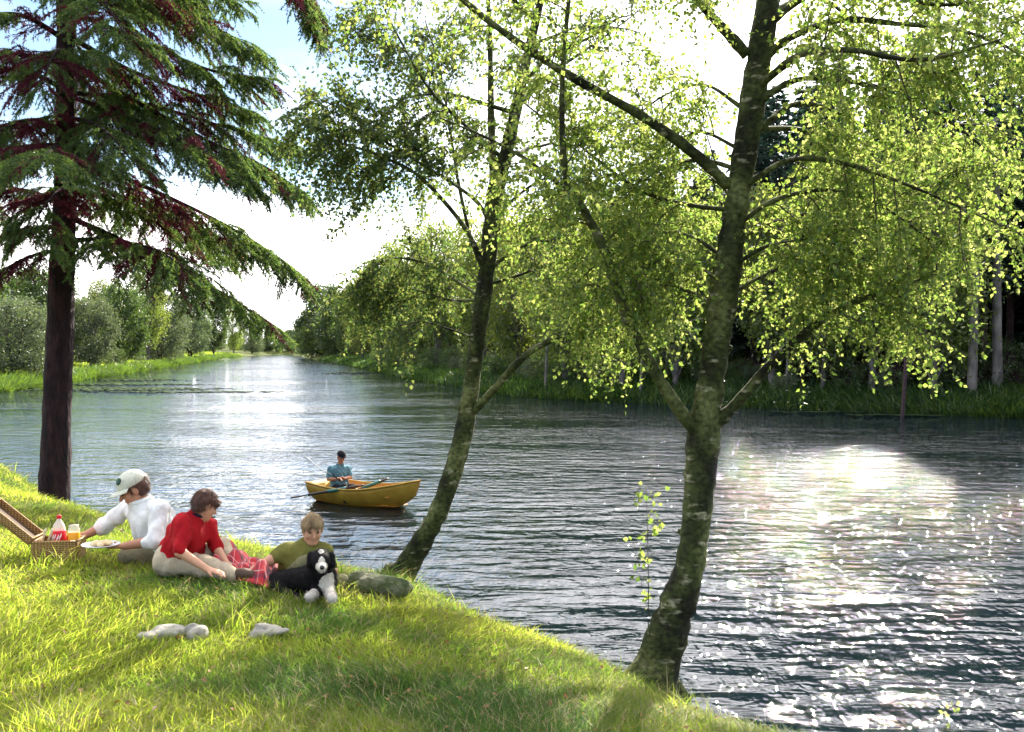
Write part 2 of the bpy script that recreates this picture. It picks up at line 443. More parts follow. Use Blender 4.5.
# ================================================================== tree materials
def bark_birch():
    m, nt, out = newmat('birch_bark'); L = nt.links
    tc = nd(nt, 'ShaderNodeTexCoord')
    def noise(s, st, d=5):
        mp = nd(nt, 'ShaderNodeMapping'); mp.inputs['Scale'].default_value = st
        n = nd(nt, 'ShaderNodeTexNoise'); n.inputs['Scale'].default_value = s; n.inputs['Detail'].default_value = d
        L.new(tc.outputs['Object'], mp.inputs[0]); L.new(mp.outputs[0], n.inputs['Vector']); return n.outputs[0]
    big = noise(2.6, (1.4, 1.4, 1.0)); band = noise(6, (1, 1, 2.6)); fin = noise(26, (1, 1, 1.2), 7)
    base = ramp(nt, [(.36, (.014, .015, .007)), (.52, (.050, .060, .018)), (.64, (.12, .13, .05))], big)
    pale = ramp(nt, [(.60, 0.0), (.70, 1.0)], band)
    mx = nd(nt, 'ShaderNodeMix', data_type='RGBA'); L.new(pale.outputs[0], mx.inputs[0]); L.new(base.outputs[0], mx.inputs[6]); mx.inputs[7].default_value = (.30, .28, .19, 1)
    dk = ramp(nt, [(.38, .45), (.60, 1.1)], fin)
    m2 = nd(nt, 'ShaderNodeMix', data_type='RGBA', blend_type='MULTIPLY'); m2.inputs[0].default_value = 1
    L.new(mx.outputs[2], m2.inputs[6]); L.new(dk.outputs[0], m2.inputs[7])
    bs = nd(nt, 'ShaderNodeBsdfPrincipled', i_Roughness=.85); bs.inputs['Specular IOR Level'].default_value = .2
    L.new(m2.outputs[2], bs.inputs['Base Color'])
    ad = nd(nt, 'ShaderNodeMath', operation='ADD'); L.new(fin, ad.inputs[0]); L.new(band, ad.inputs[1])
    b = nd(nt, 'ShaderNodeBump'); b.inputs['Distance'].default_value = .009; L.new(ad.outputs[0], b.inputs['Height']); L.new(b.outputs[0], bs.inputs['Normal'])
    L.new(bs.outputs[0], out.inputs[0]); return m
M_BIRCH = bark_birch()
M_TWIG = pmat('twig_bark', [(.03, .022, .016), (.06, .045, .03)], 20, .8)
M_SPRBARK = pmat('spruce_bark', [(.006, .003, .005), (.020, .008, .011), (.04, .018, .02)], 11, .92, .05, 26, stretch=(1, 1, .35))
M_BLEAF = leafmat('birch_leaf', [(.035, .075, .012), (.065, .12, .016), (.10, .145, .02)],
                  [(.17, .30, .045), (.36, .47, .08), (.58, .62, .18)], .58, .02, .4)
M_BLEAF_SHADED = leafmat('birch_leaf_silhouette', [(.018, .045, .012), (.035, .075, .014), (.06, .10, .02)], [(.07, .14, .03), (.15, .22, .04), (.34, .36, .09)], .5, .02, .4)  # shaded copy of the birch leaf, silhouette darkness put into its colour
M_NEEDLE = leafmat('spruce_needle', [(.028, .065, .024), (.06, .105, .03), (.11, .145, .034)],
                   [(.04, .12, .03), (.13, .24, .04), (.32, .38, .06)], .5, .03, .45)
M_DEAD = leafmat('spruce_dead_needle', [(.06, .010, .026), (.10, .018, .034), (.13, .035, .04)],
                 [(.10, .014, .032), (.14, .022, .036)], .35, .01)

# ------------------------------------------------------------------ growing twigs and leaves
class Foliage:
    def __init__(s): s.P = []; s.D = []; s.S = []; s.wood = MB()
    def leaves_on(s, pts, step, size, rnd=1.0):
        seg = np.linalg.norm(np.diff(pts, axis=0), axis=1); Ltot = seg.sum()
        n = max(2, int(Ltot / step)); t = (np.arange(n) + rng.random(n)) / n * (len(pts) - 1)
        i = np.minimum(t.astype(int), len(pts) - 2); f = (t - i)[:, None]
        p = pts[i] * (1 - f) + pts[i + 1] * f
        d = rng.normal(size=(n, 3)) * rnd + unit(pts[i + 1] - pts[i]) * .5 + np.array([0, 0, -.55])
        d = unit(d)
        s.P.append(p + d * size * .35); s.D.append(d); s.S.append(size * (.7 + .6 * rng.random(n)))
    def mesh_into(s, mb, m, wr=.82):
        Pt = np.vstack(s.P); D = np.vstack(s.D); S = np.concatenate(s.S)
        N = unit(rng.normal(size=Pt.shape))
        v, t = leaf_quads(Pt, D, N, S, S * wr)
        mb.add(v, t, None, m, smooth=False)

def curve_from(p0, d, Lg, droop, wig=.12, n=7):
    t = np.linspace(0, 1, n)[:, None]
    w = np.cumsum(rng.normal(size=(n, 3)) * wig * Lg / n, 0); w -= w[0]
    return p0 + d * Lg * t + np.array([0, 0, -1.]) * droop * Lg * t * t + w

def leafy_limb(fo, pts, t0, nsub, lsub, ntw, ltw, step, size, droop=.35, subr=.006, spread=1.0, up=.25):
    """side branches along a limb, each hung with fine twigs and leaves"""
    n = len(pts)
    for k in range(nsub):
        t = (t0 + (1 - t0) * (k + rng.random()) / nsub) * (n - 1)
        i = min(int(t), n - 2); p = pts[i] + (pts[i + 1] - pts[i]) * (t - i)
        tg = unit(pts[i + 1] - pts[i])
        side = rng.normal(size=3); side -= tg * np.dot(side, tg); side = unit(side)
        d = unit(tg * .55 + side * spread + np.array([0, 0, up]))
        Ls = lsub * (.6 + .7 * rng.random()) * (1.05 - .4 * (t / (n - 1)))
        sp = curve_from(p, d, Ls, droop)
        fo.wood.tube(sp, np.linspace(subr, .002, len(sp)), 4, cap=False)
        fo.leaves_on(sp[2:], step * 1.6, size)
        for j in range(ntw):
            u = (.15 + .85 * (j + rng.random()) / ntw) * (len(sp) - 1)
            a = min(int(u), len(sp) - 2); q = sp[a] + (sp[a + 1] - sp[a]) * (u - a)
            dd = unit(unit(sp[a + 1] - sp[a]) * .6 + rng.normal(size=3) * .62 + np.array([0, 0, -.14]))
            tw = curve_from(q, dd, ltw * (.5 + rng.random()), .36, .14, 5)
            fo.wood.tube(tw, np.linspace(.0022, .001, len(tw)), 3, cap=False)
            fo.leaves_on(tw, step, size)

def path(L):
    return np.array([P(*q) for q in L])

# ================================================================== the two birches on the near bank
def birch(label, base_px, trunk_ctrl, trunk_r, limbs, extra, size, seed, crown_extra, leafm=None):
    global rng
    rng = np.random.default_rng(seed)
    base = trunk_ctrl[0]
    e = empty('birch_tree', base, label, 'tree')
    tp = spline(trunk_ctrl, 8)
    tr = np.interp(np.linspace(0, len(trunk_r) - 1, len(tp)), np.arange(len(trunk_r)), trunk_r)
    tr = tr * (1 + .07 * np.sin(np.linspace(0, 31, len(tp))) + .05 * rng.normal(size=len(tp)))
    mb = MB(); mb.tube(tp, tr, 14, rough=.16)
    for k in range(10):                                 # burrs and old branch scars
        i = rng.integers(3, int(len(tp) * .55)); a = rng.random() * 6.28
        o = np.array([math.cos(a), math.sin(a), 0])
        mb.tube([tp[i] + o * tr[i] * .7, tp[i] + o * (tr[i] + .018) + np.array([0, 0, .012])], [tr[i] * .38, tr[i] * .16], 7)
    for k in range(5):                                  # root flare
        a = k * 1.26 + .4; o = np.array([math.cos(a), math.sin(a), 0])
        mb.tube([base + np.array([0, 0, .22]), base + o * tr[0] * 1.0 + np.array([0, 0, .04]), base + o * tr[0] * 1.9 + np.array([0, 0, -.12])], [tr[0] * .55, tr[0] * .42, tr[0] * .2], 7)
    mb.build('trunk', M_BIRCH, e)
    fo = Foliage()
    for (ctrl, r0, r1, t0, nsub, lsub, ntw, ltw, dn) in limbs:
        lp = spline(ctrl, 6)
        b = MB(); b.tube(lp, np.linspace(r0, r1, len(lp)) * (1 + .08 * rng.normal(size=len(lp))), 8, rough=.12); b.build('branch', M_BIRCH, e)
        if nsub: leafy_limb(fo, lp, t0, nsub, lsub, int(ntw * 1.9), ltw * .78, .023 / dn, size)
    for (hfrac, az, Lb, rise, nsub) in extra:           # branches higher up and round the back
        i = int(hfrac * (len(tp) - 1)); a = R(az)
        d = unit(np.array([math.sin(a), math.cos(a), rise]))
        lp = curve_from(tp[i], d, Lb, .28, .10, 9); nsub = int(nsub * .25)
        b = MB(); b.tube(lp, np.linspace(tr[i] * .42, .006, len(lp)), 7); b.build('branch', M_BIRCH, e)
        leafy_limb(fo, lp, .25, nsub, .8, 11, .42, .042, size)
    for c in crown_extra: c(fo)
    cm = MB()
    fo.mesh_into(cm, 0)
    w = fo.wood; off = cm.n
    for V in w.v: pass
    cm.add(np.vstack(w.v), None, np.concatenate(w.q), 1)
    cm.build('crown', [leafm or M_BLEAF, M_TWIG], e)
    return e

# nearest birch, right of the middle
d1 = 7.5
T1 = path([(650, 690, 7.45), (672, 620, 7.5), (691, 560, 7.5), (699, 490, 7.5), (704, 430, 7.5), (714, 365, 7.5), (723, 300, 7.5), (735, 215, 7.5),
           (750, 120, 7.48), (765, 20, 7.45), (783, -120, 7.4), (800, -300, 7.35), (808, -480, 7.3), (812, -640, 7.25)])
T1r = [.175, .138, .118, .112, .124, .102, .102, .098, .095, .083, .082, .06, .035, .012]
L1 = [  # control points, radii, first leafy fraction, side branches, their length, twigs each, twig length, density
 (path([(704, 440, 7.5), (685, 418, 7.42), (655, 372, 7.35), (625, 312, 7.3), (606, 255, 7.25), (585, 212, 7.2), (566, 178, 7.2), (562, 100, 7.2), (566, 30, 7.25), (575, -60, 7.3)]), .056, .012, .35, 20, .62, 8, .40, 1),
 (path([(604, 250, 7.25), (600, 235, 7.27), (570, 195, 7.3), (530, 162, 7.35), (485, 137, 7.4), (440, 118, 7.45)]), .024, .007, .30, 8, .5, 7, .36, .9),
 (path([(714, 425, 7.5), (738, 402, 7.42), (775, 360, 7.3), (825, 318, 7.15), (860, 300, 7.05), (905, 286, 6.95), (940, 268, 6.88)]), .050, .006, .42, 15, .6, 8, .34, 1.05),
 (path([(729, 185, 7.5), (690, 150, 7.4), (640, 115, 7.3), (560, 70, 7.2), (490, 22, 7.1), (440, -20, 7.05), (400, -50, 7.0)]), .048, .012, .25, 15, .6, 8, .40, .8),
 (path([(747, 55, 7.46), (720, 25, 7.4), (695, -3, 7.35), (655, -60, 7.3), (610, -130, 7.3)]), .045, .014, .3, 12, .8, 8, .45, 1),
 (path([(757, 65, 7.46), (790, 38, 7.35), (840, 20, 7.2), (900, 24, 7.0), (960, 30, 6.9), (1040, 60, 6.75)]), .036, .008, .2, 15, .65, 8, .38, 1),
 (path([(748, 115, 7.48), (775, 90, 7.35), (812, 78, 7.2), (880, 88, 7.05), (935, 112, 6.95), (1000, 160, 6.9)]), .030, .007, .25, 13, .62, 8, .38, 1),
 (path([(742, 150, 7.5), (780, 112, 7.6), (812, 104, 7.7), (870, 130, 7.85), (940, 185, 8.0), (1010, 230, 8.1)]), .026, .007, .25, 10, .62, 8, .38, 1),
 (path([(733, 210, 7.5), (690, 205, 7.6), (640, 190, 7.7), (575, 142, 7.8), (520, 100, 7.9)]), .020, .006, .25, 14, .65, 8, .40, 1),
 (path([(727, 260, 7.5), (690, 236, 7.7), (650, 235, 7.9), (600, 262, 8.1), (560, 300, 8.3)]), .015, .005, .25, 13, .62, 8, .42, 1.1),
 (path([(728, 250, 7.5), (765, 225, 7.65), (815, 215, 7.85), (870, 240, 8.0), (910, 280, 8.1)]), .024, .006, .2, 11, .6, 8, .38, 1.05),
 (path([(722, 300, 7.5), (755, 280, 7.7), (800, 262, 7.9), (850, 275, 8.05)]), .018, .005, .2, 11, .5, 8, .34, 1.1),
 (path([(738, 190, 7.5), (790, 160, 7.2), (850, 165, 6.9), (920, 190, 6.7), (1000, 225, 6.5)]), .024, .006, .25, 10, .6, 8, .40, 1),
 (path([(745, 110, 7.48), (705, 85, 7.8), (665, 95, 8.2), (625, 125, 8.5)]), .016, .005, .2, 8, .6, 8, .40, 1),
 (path([(741, 150, 7.5), (700, 132, 7.9), (668, 150, 8.3), (640, 190, 8.6)]), .015, .005, .2, 8, .6, 8, .40, 1),
 (path([(735, 200, 7.5), (712, 180, 7.9), (690, 190, 8.3), (670, 220, 8.6)]), .013, .004, .25, 10, .5, 8, .36, 1),
 (path([(721, 310, 7.5), (690, 292, 7.6), (660, 285, 7.75), (628, 300, 7.9), (598, 325, 8.0)]), .016, .005, .2, 12, .5, 9, .36, 1.1),
 (path([(731, 230, 7.5), (775, 200, 7.3), (830, 190, 7.15), (880, 205, 7.05), (930, 240, 7.0)]), .020, .005, .2, 11, .6, 8, .38, 1.05),
 (path([(726, 270, 7.5), (770, 245, 7.25), (820, 240, 7.05), (870, 262, 6.95)]), .018, .005, .2, 9, .5, 8, .36, 1.05),
 (path([(740, 170, 7.5), (700, 160, 7.75), (660, 170, 8.0), (610, 205, 8.2)]), .020, .005, .2, 9, .6, 8, .42, 1),
 (path([(745, 130, 7.48), (800, 130, 7.9), (860, 150, 8.3), (930, 150, 8.7), (1010, 180, 9.0)]), .024, .006, .2, 10, .65, 8, .4, 1),
 (path([(724, 285, 7.5), (690, 262, 7.35), (655, 262, 7.2), (625, 285, 7.1)]), .014, .004, .25, 10, .45, 8, .34, 1),
 (path([(755, 90, 7.48), (800, 55, 7.0), (850, 50, 6.6), (920, 60, 6.3), (1000, 40, 6.1)]), .03, .008, .3, 13, .65, 8, .40, 1),
 (path([(762, 30, 7.45), (810, -5, 7.3), (870, -10, 7.1), (940, 5, 7.0), (1010, -5, 6.9)]), .03, .008, .3, 14, .65, 8, .40, 1),
]
EX1 = [(.70, 40, 2.4, .5, 9), (.72, 140, 2.0, .5, 8), (.74, 250, 2.2, .45, 9), (.77, 320, 2.2, .5, 9), (.79, 80, 2.3, .5, 10), (.80, 200, 1.9, .5, 8), (.83, 20, 2.0, .6, 8),
       (.85, 110, 1.8, .6, 8), (.87, 290, 1.8, .6, 8), (.89, 180, 1.5, .7, 7), (.92, 60, 1.3, .8, 7), (.94, 240, 1.2, .8, 7), (.97, 330, .9, 1, 6), (.98, 130, .8, 1, 6)]
birch('thick curved birch at the water edge, forking low, right of the rowing boat', None, T1, T1r, L1, EX1, .036, 11, [])

# second birch, leaning over the water behind the mossy boulder
T2 = path([(392, 590, 9.9), (415, 553, 9.9), (440, 508, 9.9), (460, 448, 9.9), (470, 395, 9.9), (478, 335, 9.9), (488, 260, 9.9), (495, 195, 9.9), (507, 150, 9.85), (518, 100, 9.8), (530, 45, 9.75), (545, -20, 9.7), (565, -120, 9.6), (580, -230, 9.6)])
T2r = [.138, .110, .098, .092, .087, .081, .077, .088, .066, .055, .045, .036, .02, .008]
L2 = [
 (path([(469, 415, 9.9), (488, 396, 9.8), (530, 352, 9.6), (575, 332, 9.45), (620, 322, 9.3), (665, 325, 9.2)]), .045, .01, .5, 8, .45, 7, .34, 1),
 (path([(495, 200, 9.9), (493, 160, 9.95), (491, 110, 10.0), (490, 40, 10.05), (486, -40, 10.1), (480, -130, 10.1)]), .05, .012, .2, 14, .7, 8, .42, .8),
 (path([(484, 290, 9.9), (480, 258, 9.8), (460, 221, 9.65), (420, 177, 9.5), (385, 158, 9.4), (355, 147, 9.3), (325, 140, 9.25)]), .028, .008, .50, 16, .62, 8, .40, 1.15),
 (path([(490, 225, 9.9), (478, 203, 9.8), (452, 183, 9.7), (415, 160, 9.6), (380, 138, 9.5), (345, 112, 9.4), (318, 98, 9.35)]), .022, .006, .35, 20, .62, 9, .38, 1.25),
 (path([(482, 268, 9.9), (470, 235, 9.95), (458, 180, 10.0), (450, 130, 10.05), (440, 70, 10.1), (425, 20, 10.1)]), .022, .006, .45, 13, .55, 8, .36, .9),
 (path([(500, 212, 9.9), (525, 190, 9.8), (548, 178, 9.7), (575, 182, 9.6)]), .020, .006, .4, 7, .5, 7, .34, .8),
 (path([(489, 270, 9.9), (515, 250, 9.8), (542, 242, 9.7), (590, 240, 9.6), (615, 262, 9.5)]), .018, .005, .3, 14, .55, 8, .40, 1.1),
 (path([(485, 300, 9.9), (462, 285, 10.1), (430, 265, 10.3), (395, 258, 10.5), (365, 268, 10.7)]), .020, .005, .3, 15, .6, 9, .42, 1.1),
 (path([(480, 340, 9.9), (452, 330, 9.8), (424, 322, 9.7), (402, 325, 9.65)]), .012, .004, .6, 4, .35, 6, .3, 1),
 (path([(505, 160, 9.85), (470, 130, 9.6), (430, 90, 9.4), (400, 40, 9.3), (380, 0, 9.25)]), .022, .006, .35, 15, .6, 8, .4, .9),
 (path([(515, 110, 9.8), (550, 75, 9.9), (600, 40, 10.0), (640, 10, 10.1)]), .022, .006, .35, 9, .6, 7, .4, .8),
 (path([(487, 285, 9.9), (520, 275, 10.1), (560, 262, 10.4), (600, 285, 10.6)]), .016, .005, .25, 13, .6, 8, .42, 1.1),
 (path([(484, 300, 9.9), (450, 300, 10.2), (415, 290, 10.6), (380, 290, 11.0), (352, 300, 11.2)]), .016, .005, .3, 12, .5, 8, .40, 1.1),
]
EX2 = [(.60, 30, 2.0, .5, 8), (.68, 300, 1.8, .5, 8), (.72, 150, 1.7, .5, 8), (.76, 60, 1.7, .6, 8), (.8, 230, 1.5, .6, 8), (.84, 0, 1.4, .7, 7), (.88, 110, 1.2, .8, 7), (.92, 270, 1.0, .9, 6), (.96, 190, .8, 1, 6)]
birch('slender leaning birch rising from the bank behind the mossy boulder and the dog', None, T2, T2r, L2, EX2, .039, 12, [], M_BLEAF_SHADED)

# ================================================================== spruce on the left
def spruce():
    global rng
    rng = np.random.default_rng(21)
    base = P(53, 500, 13.4); base[2] = Hs(base[0], base[1]) - .05
    e = empty('spruce_tree', base, 'tall dark spruce with drooping boughs on the near bank at far left', 'tree')
    tp = spline(np.vstack([base - [0, 0, .1], path([(56, 440, 13.4), (61, 300, 13.4), (66, 150, 13.4), (66, 30, 13.4), (67, -150, 13.4), (68, -420, 13.4), (69, -760, 13.4)])]), 8)
    tr = np.interp(np.linspace(0, 7, len(tp)), range(8), [.225, .190, .165, .14, .12, .095, .06, .012])
    mb = MB(); mb.tube(tp, tr, 16, rough=.12)
    for k in range(6):
        a = k * 1.05; o = np.array([math.cos(a), math.sin(a), 0])
        mb.tube([base + [0, 0, .3], base + o * .22 + [0, 0, .05], base + o * .42 + [0, 0, -.15]], [.14, .10, .05], 7)
    mb.build('trunk', M_SPRBARK, e)
    ztop = tp[-1, 2]
    def bough(ctrl, r0, dead_in=.6):
        lp = spline(ctrl, 7); n = len(lp)
        mb = MB(); mb.tube(lp, np.linspace(r0, .006, n), 6, m=0)
        Lt = np.linalg.norm(np.diff(lp, axis=0), axis=1).sum()
        live = [[], [], []]; dead = [[], [], []]
        ns = int(Lt / .042); phase = rng.random() * 10
        for k in range(ns):
            t = (k + rng.random()) / ns
            if t < .10: continue
            u = t * (n - 1); i = min(int(u), n - 2); p = lp[i] + (lp[i + 1] - lp[i]) * (u - i)
            tg = unit(lp[i + 1] - lp[i]); hz = unit(np.cross(tg, [0, 0, 1.])) * (1 if k % 2 else -1)
            Ls = (.22 + .60 * math.sin(math.pi * min(1, t * .85 + .12)) ** .8) * (.55 + .6 * rng.random()) * min(1, Lt / 2.6)
            d = unit(tg * (.55 + .4 * t) + hz * (.85 + .2 * rng.normal()) + np.array([0, 0, -.10 + .2 * rng.normal()]))
            sp = curve_from(p, d, Ls, .24, .08, 6)
            mb.tube(sp, np.linspace(.005, .002, len(sp)), 3, m=0, cap=False)
            isdead = rng.random() < (dead_in * (1.15 - t) * (1.4 if math.sin(t * 9 + phase) > -.2 else .25))
            bk = dead if isdead else live
            segs = [sp]
            for j in range(int(Ls / .04)):
                w = (.2 + .8 * rng.random()) * (len(sp) - 1); a = min(int(w), len(sp) - 2); q = sp[a] + (sp[a + 1] - sp[a]) * (w - a)
                st = unit(sp[a + 1] - sp[a]); hh = unit(np.cross(st, [0, 0, 1.])) * (1 if j % 2 else -1)
                dd = unit(st * .8 + hh * .7 + np.array([0, 0, -.2 + .25 * rng.normal()]))
                segs.append(curve_from(q, dd, (.07 + .13 * rng.random()), .35, .05, 3))
            for sg in segs:
                ln = np.linalg.norm(np.diff(sg, axis=0), axis=1).sum()
                m = max(4, int(ln * (150 if isdead else 300)))
                w = rng.random(m) * (len(sg) - 1); a = np.minimum(w.astype(int), len(sg) - 2); f = (w - a)[:, None]
                q = sg[a] * (1 - f) + sg[a + 1] * f
                dd = unit(unit(sg[a + 1] - sg[a]) * .75 + rng.normal(size=(m, 3)) * .6)
                bk[0].append(q); bk[1].append(dd); bk[2].append(np.full(m, .038) * (.7 + .6 * rng.random(m)))
        for bk, mi in ((live, 1), (dead, 2)):
            if not bk[0]: continue
            q = np.vstack(bk[0]); dd = np.vstack(bk[1]); s = np.concatenate(bk[2])[:, None]
            sd2 = unit(np.cross(dd, rng.normal(size=q.shape)))
            v = np.stack([q - sd2 * .0052, q + sd2 * .0052, q + dd * s], 1).reshape(-1, 3)
            mb.add(v, np.arange(len(v)).reshape(-1, 3), None, mi, smooth=False)
        mb.build('bough', [M_SPRBARK, M_NEEDLE, M_DEAD], e)
    KEY = [
     ([(67, -60, 13.4), (130, -10, 13.2), (200, 20, 13.1), (258, 50, 13.0)], .04),
     ([(67, 10, 13.4), (140, 40, 13.3), (210, 70, 13.25), (266, 78, 13.2)], .04),
     ([(67, 35, 13.4), (130, 70, 13.6), (200, 95, 13.8), (255, 112, 13.9)], .04),
     ([(67, 60, 13.4), (130, 98, 13.3), (210, 142, 13.2), (262, 165, 13.1), (302, 192, 13.1)], .045),
     ([(66, 95, 13.4), (130, 118, 13.0), (200, 150, 12.7), (248, 180, 12.5)], .04),
     ([(66, 150, 13.4), (130, 180, 13.4), (200, 212, 13.4), (255, 242, 13.4), (300, 275, 13.4)], .045),
     ([(65, 175, 13.4), (120, 196, 13.8), (180, 215, 14.2), (238, 250, 14.4)], .04),
     ([(64, 215, 13.4), (110, 235, 13.3), (165, 262, 13.2), (220, 292, 13.1), (278, 328, 13.1)], .045),
     ([(63, 240, 13.4), (110, 240, 12.8), (160, 252, 12.3), (205, 285, 12.0)], .035),
     ([(63, 228, 13.4), (30, 228, 13.2), (-10, 240, 13.0), (-60, 262, 12.9)], .04),
     ([(63, 250, 13.4), (35, 255, 13.0), (0, 272, 12.7), (-40, 300, 12.5)], .035),
     ([(64, 205, 13.4), (20, 190, 13.8), (-30, 205, 14.0), (-80, 240, 14.2)], .04),
     ([(65, 160, 13.4), (30, 160, 13.1), (-20, 168, 12.9), (-80, 195, 12.7)], .04),
     ([(65, 130, 13.4), (40, 120, 12.7), (10, 125, 12.0), (-25, 150, 11.6)], .04),
     ([(66, 90, 13.4), (20, 70, 13.3), (-30, 80, 13.2), (-90, 110, 13.1)], .04),
     ([(66, 40, 13.4), (20, 15, 13.0), (-30, 20, 12.7), (-90, 45, 12.5)], .04),
     ([(66, 0, 13.4), (90, -10, 12.5), (110, 10, 11.7), (130, 45, 11.3)], .035),
     ([(66, 120, 13.4), (85, 120, 12.7), (110, 135, 12.0), (135, 165, 11.6)], .035),
     ([(65, 190, 13.4), (60, 190, 12.6), (45, 205, 11.9), (30, 232, 11.5)], .035),
     ([(67, 60, 13.4), (60, 50, 12.6), (50, 62, 11.9), (40, 90, 11.5)], .035),
     ([(67, -190, 13.4), (160, -120, 13.0), (250, -55, 12.7), (296, -18, 12.6), (311, 14, 12.6)], .045),
     ([(67, -30, 13.4), (95, -40, 14.0), (150, -20, 14.5), (205, 15, 14.9)], .035),
     ([(67, -80, 13.4), (20, -90, 13.4), (-40, -70, 13.4), (-90, -40, 13.4)], .035),
    ]
    for c, r in KEY: bough(path(c), r, 1.15 if c[-1][0] < 60 else .62)
    for k in range(28):
        z = np.interp(k / 27, [0, 1], [5.4, ztop - .6]); i = int(np.argmin(abs(tp[:, 2] - z)))
        az = k * 2.39996 + .4
        f = (ztop - z) / (ztop - 4.3); Lb = .5 + 2.9 * f ** .8
        d = np.array([math.sin(az), math.cos(az), .28 - .25 * f])
        t = np.linspace(0, 1, 5)[:, None]
        lp = tp[i] + unit(d) * Lb * t + np.array([0, 0, -1]) * .34 * Lb * t ** 1.6 + np.array([0, 0, 1]) * .07 * Lb * t ** 4
        bough(lp, .018 + .022 * f, .62 if z < 9 else .25)
spruce()
# ================================================================== trees on the far banks
def lm(n, a, b, ta, tb, **k): return leafmat(n, a if isinstance(a, list) else [a, b], ta if isinstance(ta, list) else [ta, tb], **k)
M_WILLOW = lm('willow_leaf', (.06, .085, .045), (.11, .14, .075), (.10, .15, .05), (.20, .25, .09), mix=.42, objvar=.2)
M_BROAD = lm('broad_leaf', (.025, .055, .018), (.06, .10, .028), (.06, .13, .02), (.16, .24, .03), mix=.42, objvar=.25)
M_FARBIRCH = lm('far_birch_leaf', (.05, .09, .018), (.10, .14, .03), (.16, .25, .025), (.34, .38, .05), mix=.5, objvar=.2)
M_CONIF = lm('conifer_needle', (.008, .028, .022), (.022, .052, .034), (.012, .045, .028), (.03, .075, .035), mix=.35, objvar=.25)
M_DARKBARK = pmat('dark_bark', [(.03, .018, .024), (.07, .04, .045)], 6, .9)
M_PALEBARK = pmat('pale_bark', [(.06, .05, .05), (.20, .18, .17)], 3, .85, stretch=(1, 1, .4))

def proto_broad(name, label, group, h, r, leafm, barkm, nclump, nleaf, size, seed, hang=0.0, low=.22, stems=1, flat=1.0):
    global rng
    rng = np.random.default_rng(seed)
    e = empty(name, (0, 0, 0), label, 'tree', group)
    mb = MB(); tips = []
    for s in range(stems):
        a = 6.28 * s / stems + rng.random(); sp = (.12 * h if stems > 1 else .04 * h)
        top = np.array([math.cos(a) * sp, math.sin(a) * sp, h * (.82 if stems == 1 else .66)])
        tp = spline([np.array([math.cos(a) * .15 * (stems > 1), math.sin(a) * .15 * (stems > 1), -.4]), top * .35 + rng.normal(size=3) * .15, top * .7 + rng.normal(size=3) * .2, top], 5)
        mb.tube(tp, np.linspace(.018 * h / stems ** .5, .03, len(tp)), 7, rough=.15)
        tips.append(tp)
    fo_P = []; fo_D = []
    for k in range(nclump):
        u = rng.random(); z = low + (1 - low) * (k + rng.random()) / nclump
        rad = r * math.sqrt(max(.03, 1 - ((z - (low + .36)) / (.66 if z > low + .36 else .42)) ** 2)) * (.35 + .65 * math.sqrt(rng.random()))
        a = k * 2.4 + rng.normal() * .4
        c = np.array([math.cos(a) * rad, math.sin(a) * rad * flat, z * h])
        tp = tips[rng.integers(len(tips))]; i = int(np.clip((z - .12) * len(tp), 1, len(tp) - 1))
        b = tp[min(i, len(tp) - 1)]
        mid = (b + c) / 2 + np.array([0, 0, .06 * h * rng.random()])
        lb = spline([b, mid, c], 3); mb.tube(lb, np.linspace(.006 * h, .012, len(lb)), 4, cap=False)
        cr = r * (.20 + .16 * rng.random())
        n = nleaf // nclump
        g = rng.normal(size=(n, 3)) * np.array([.55, .55, .42]) * cr
        if hang: g[:, 2] -= hang * np.abs(rng.normal(size=n)) * cr * 1.5
        fo_P.append(c + g); d = unit(rng.normal(size=(n, 3)) + np.array([0, 0, -.5 - hang])); fo_D.append(d)
    mb.build('trunk', barkm, e, world=False)
    Pt = np.vstack(fo_P); D = np.vstack(fo_D)
    v, t = leaf_quads(Pt, D, unit(rng.normal(size=Pt.shape)), size * (.6 + .8 * rng.random(len(Pt))), size * .7 * (.6 + .8 * rng.random(len(Pt))))
    c = MB(); c.add(v, t, None, 0, smooth=False); c.build('crown', leafm, e, world=False)
    return e

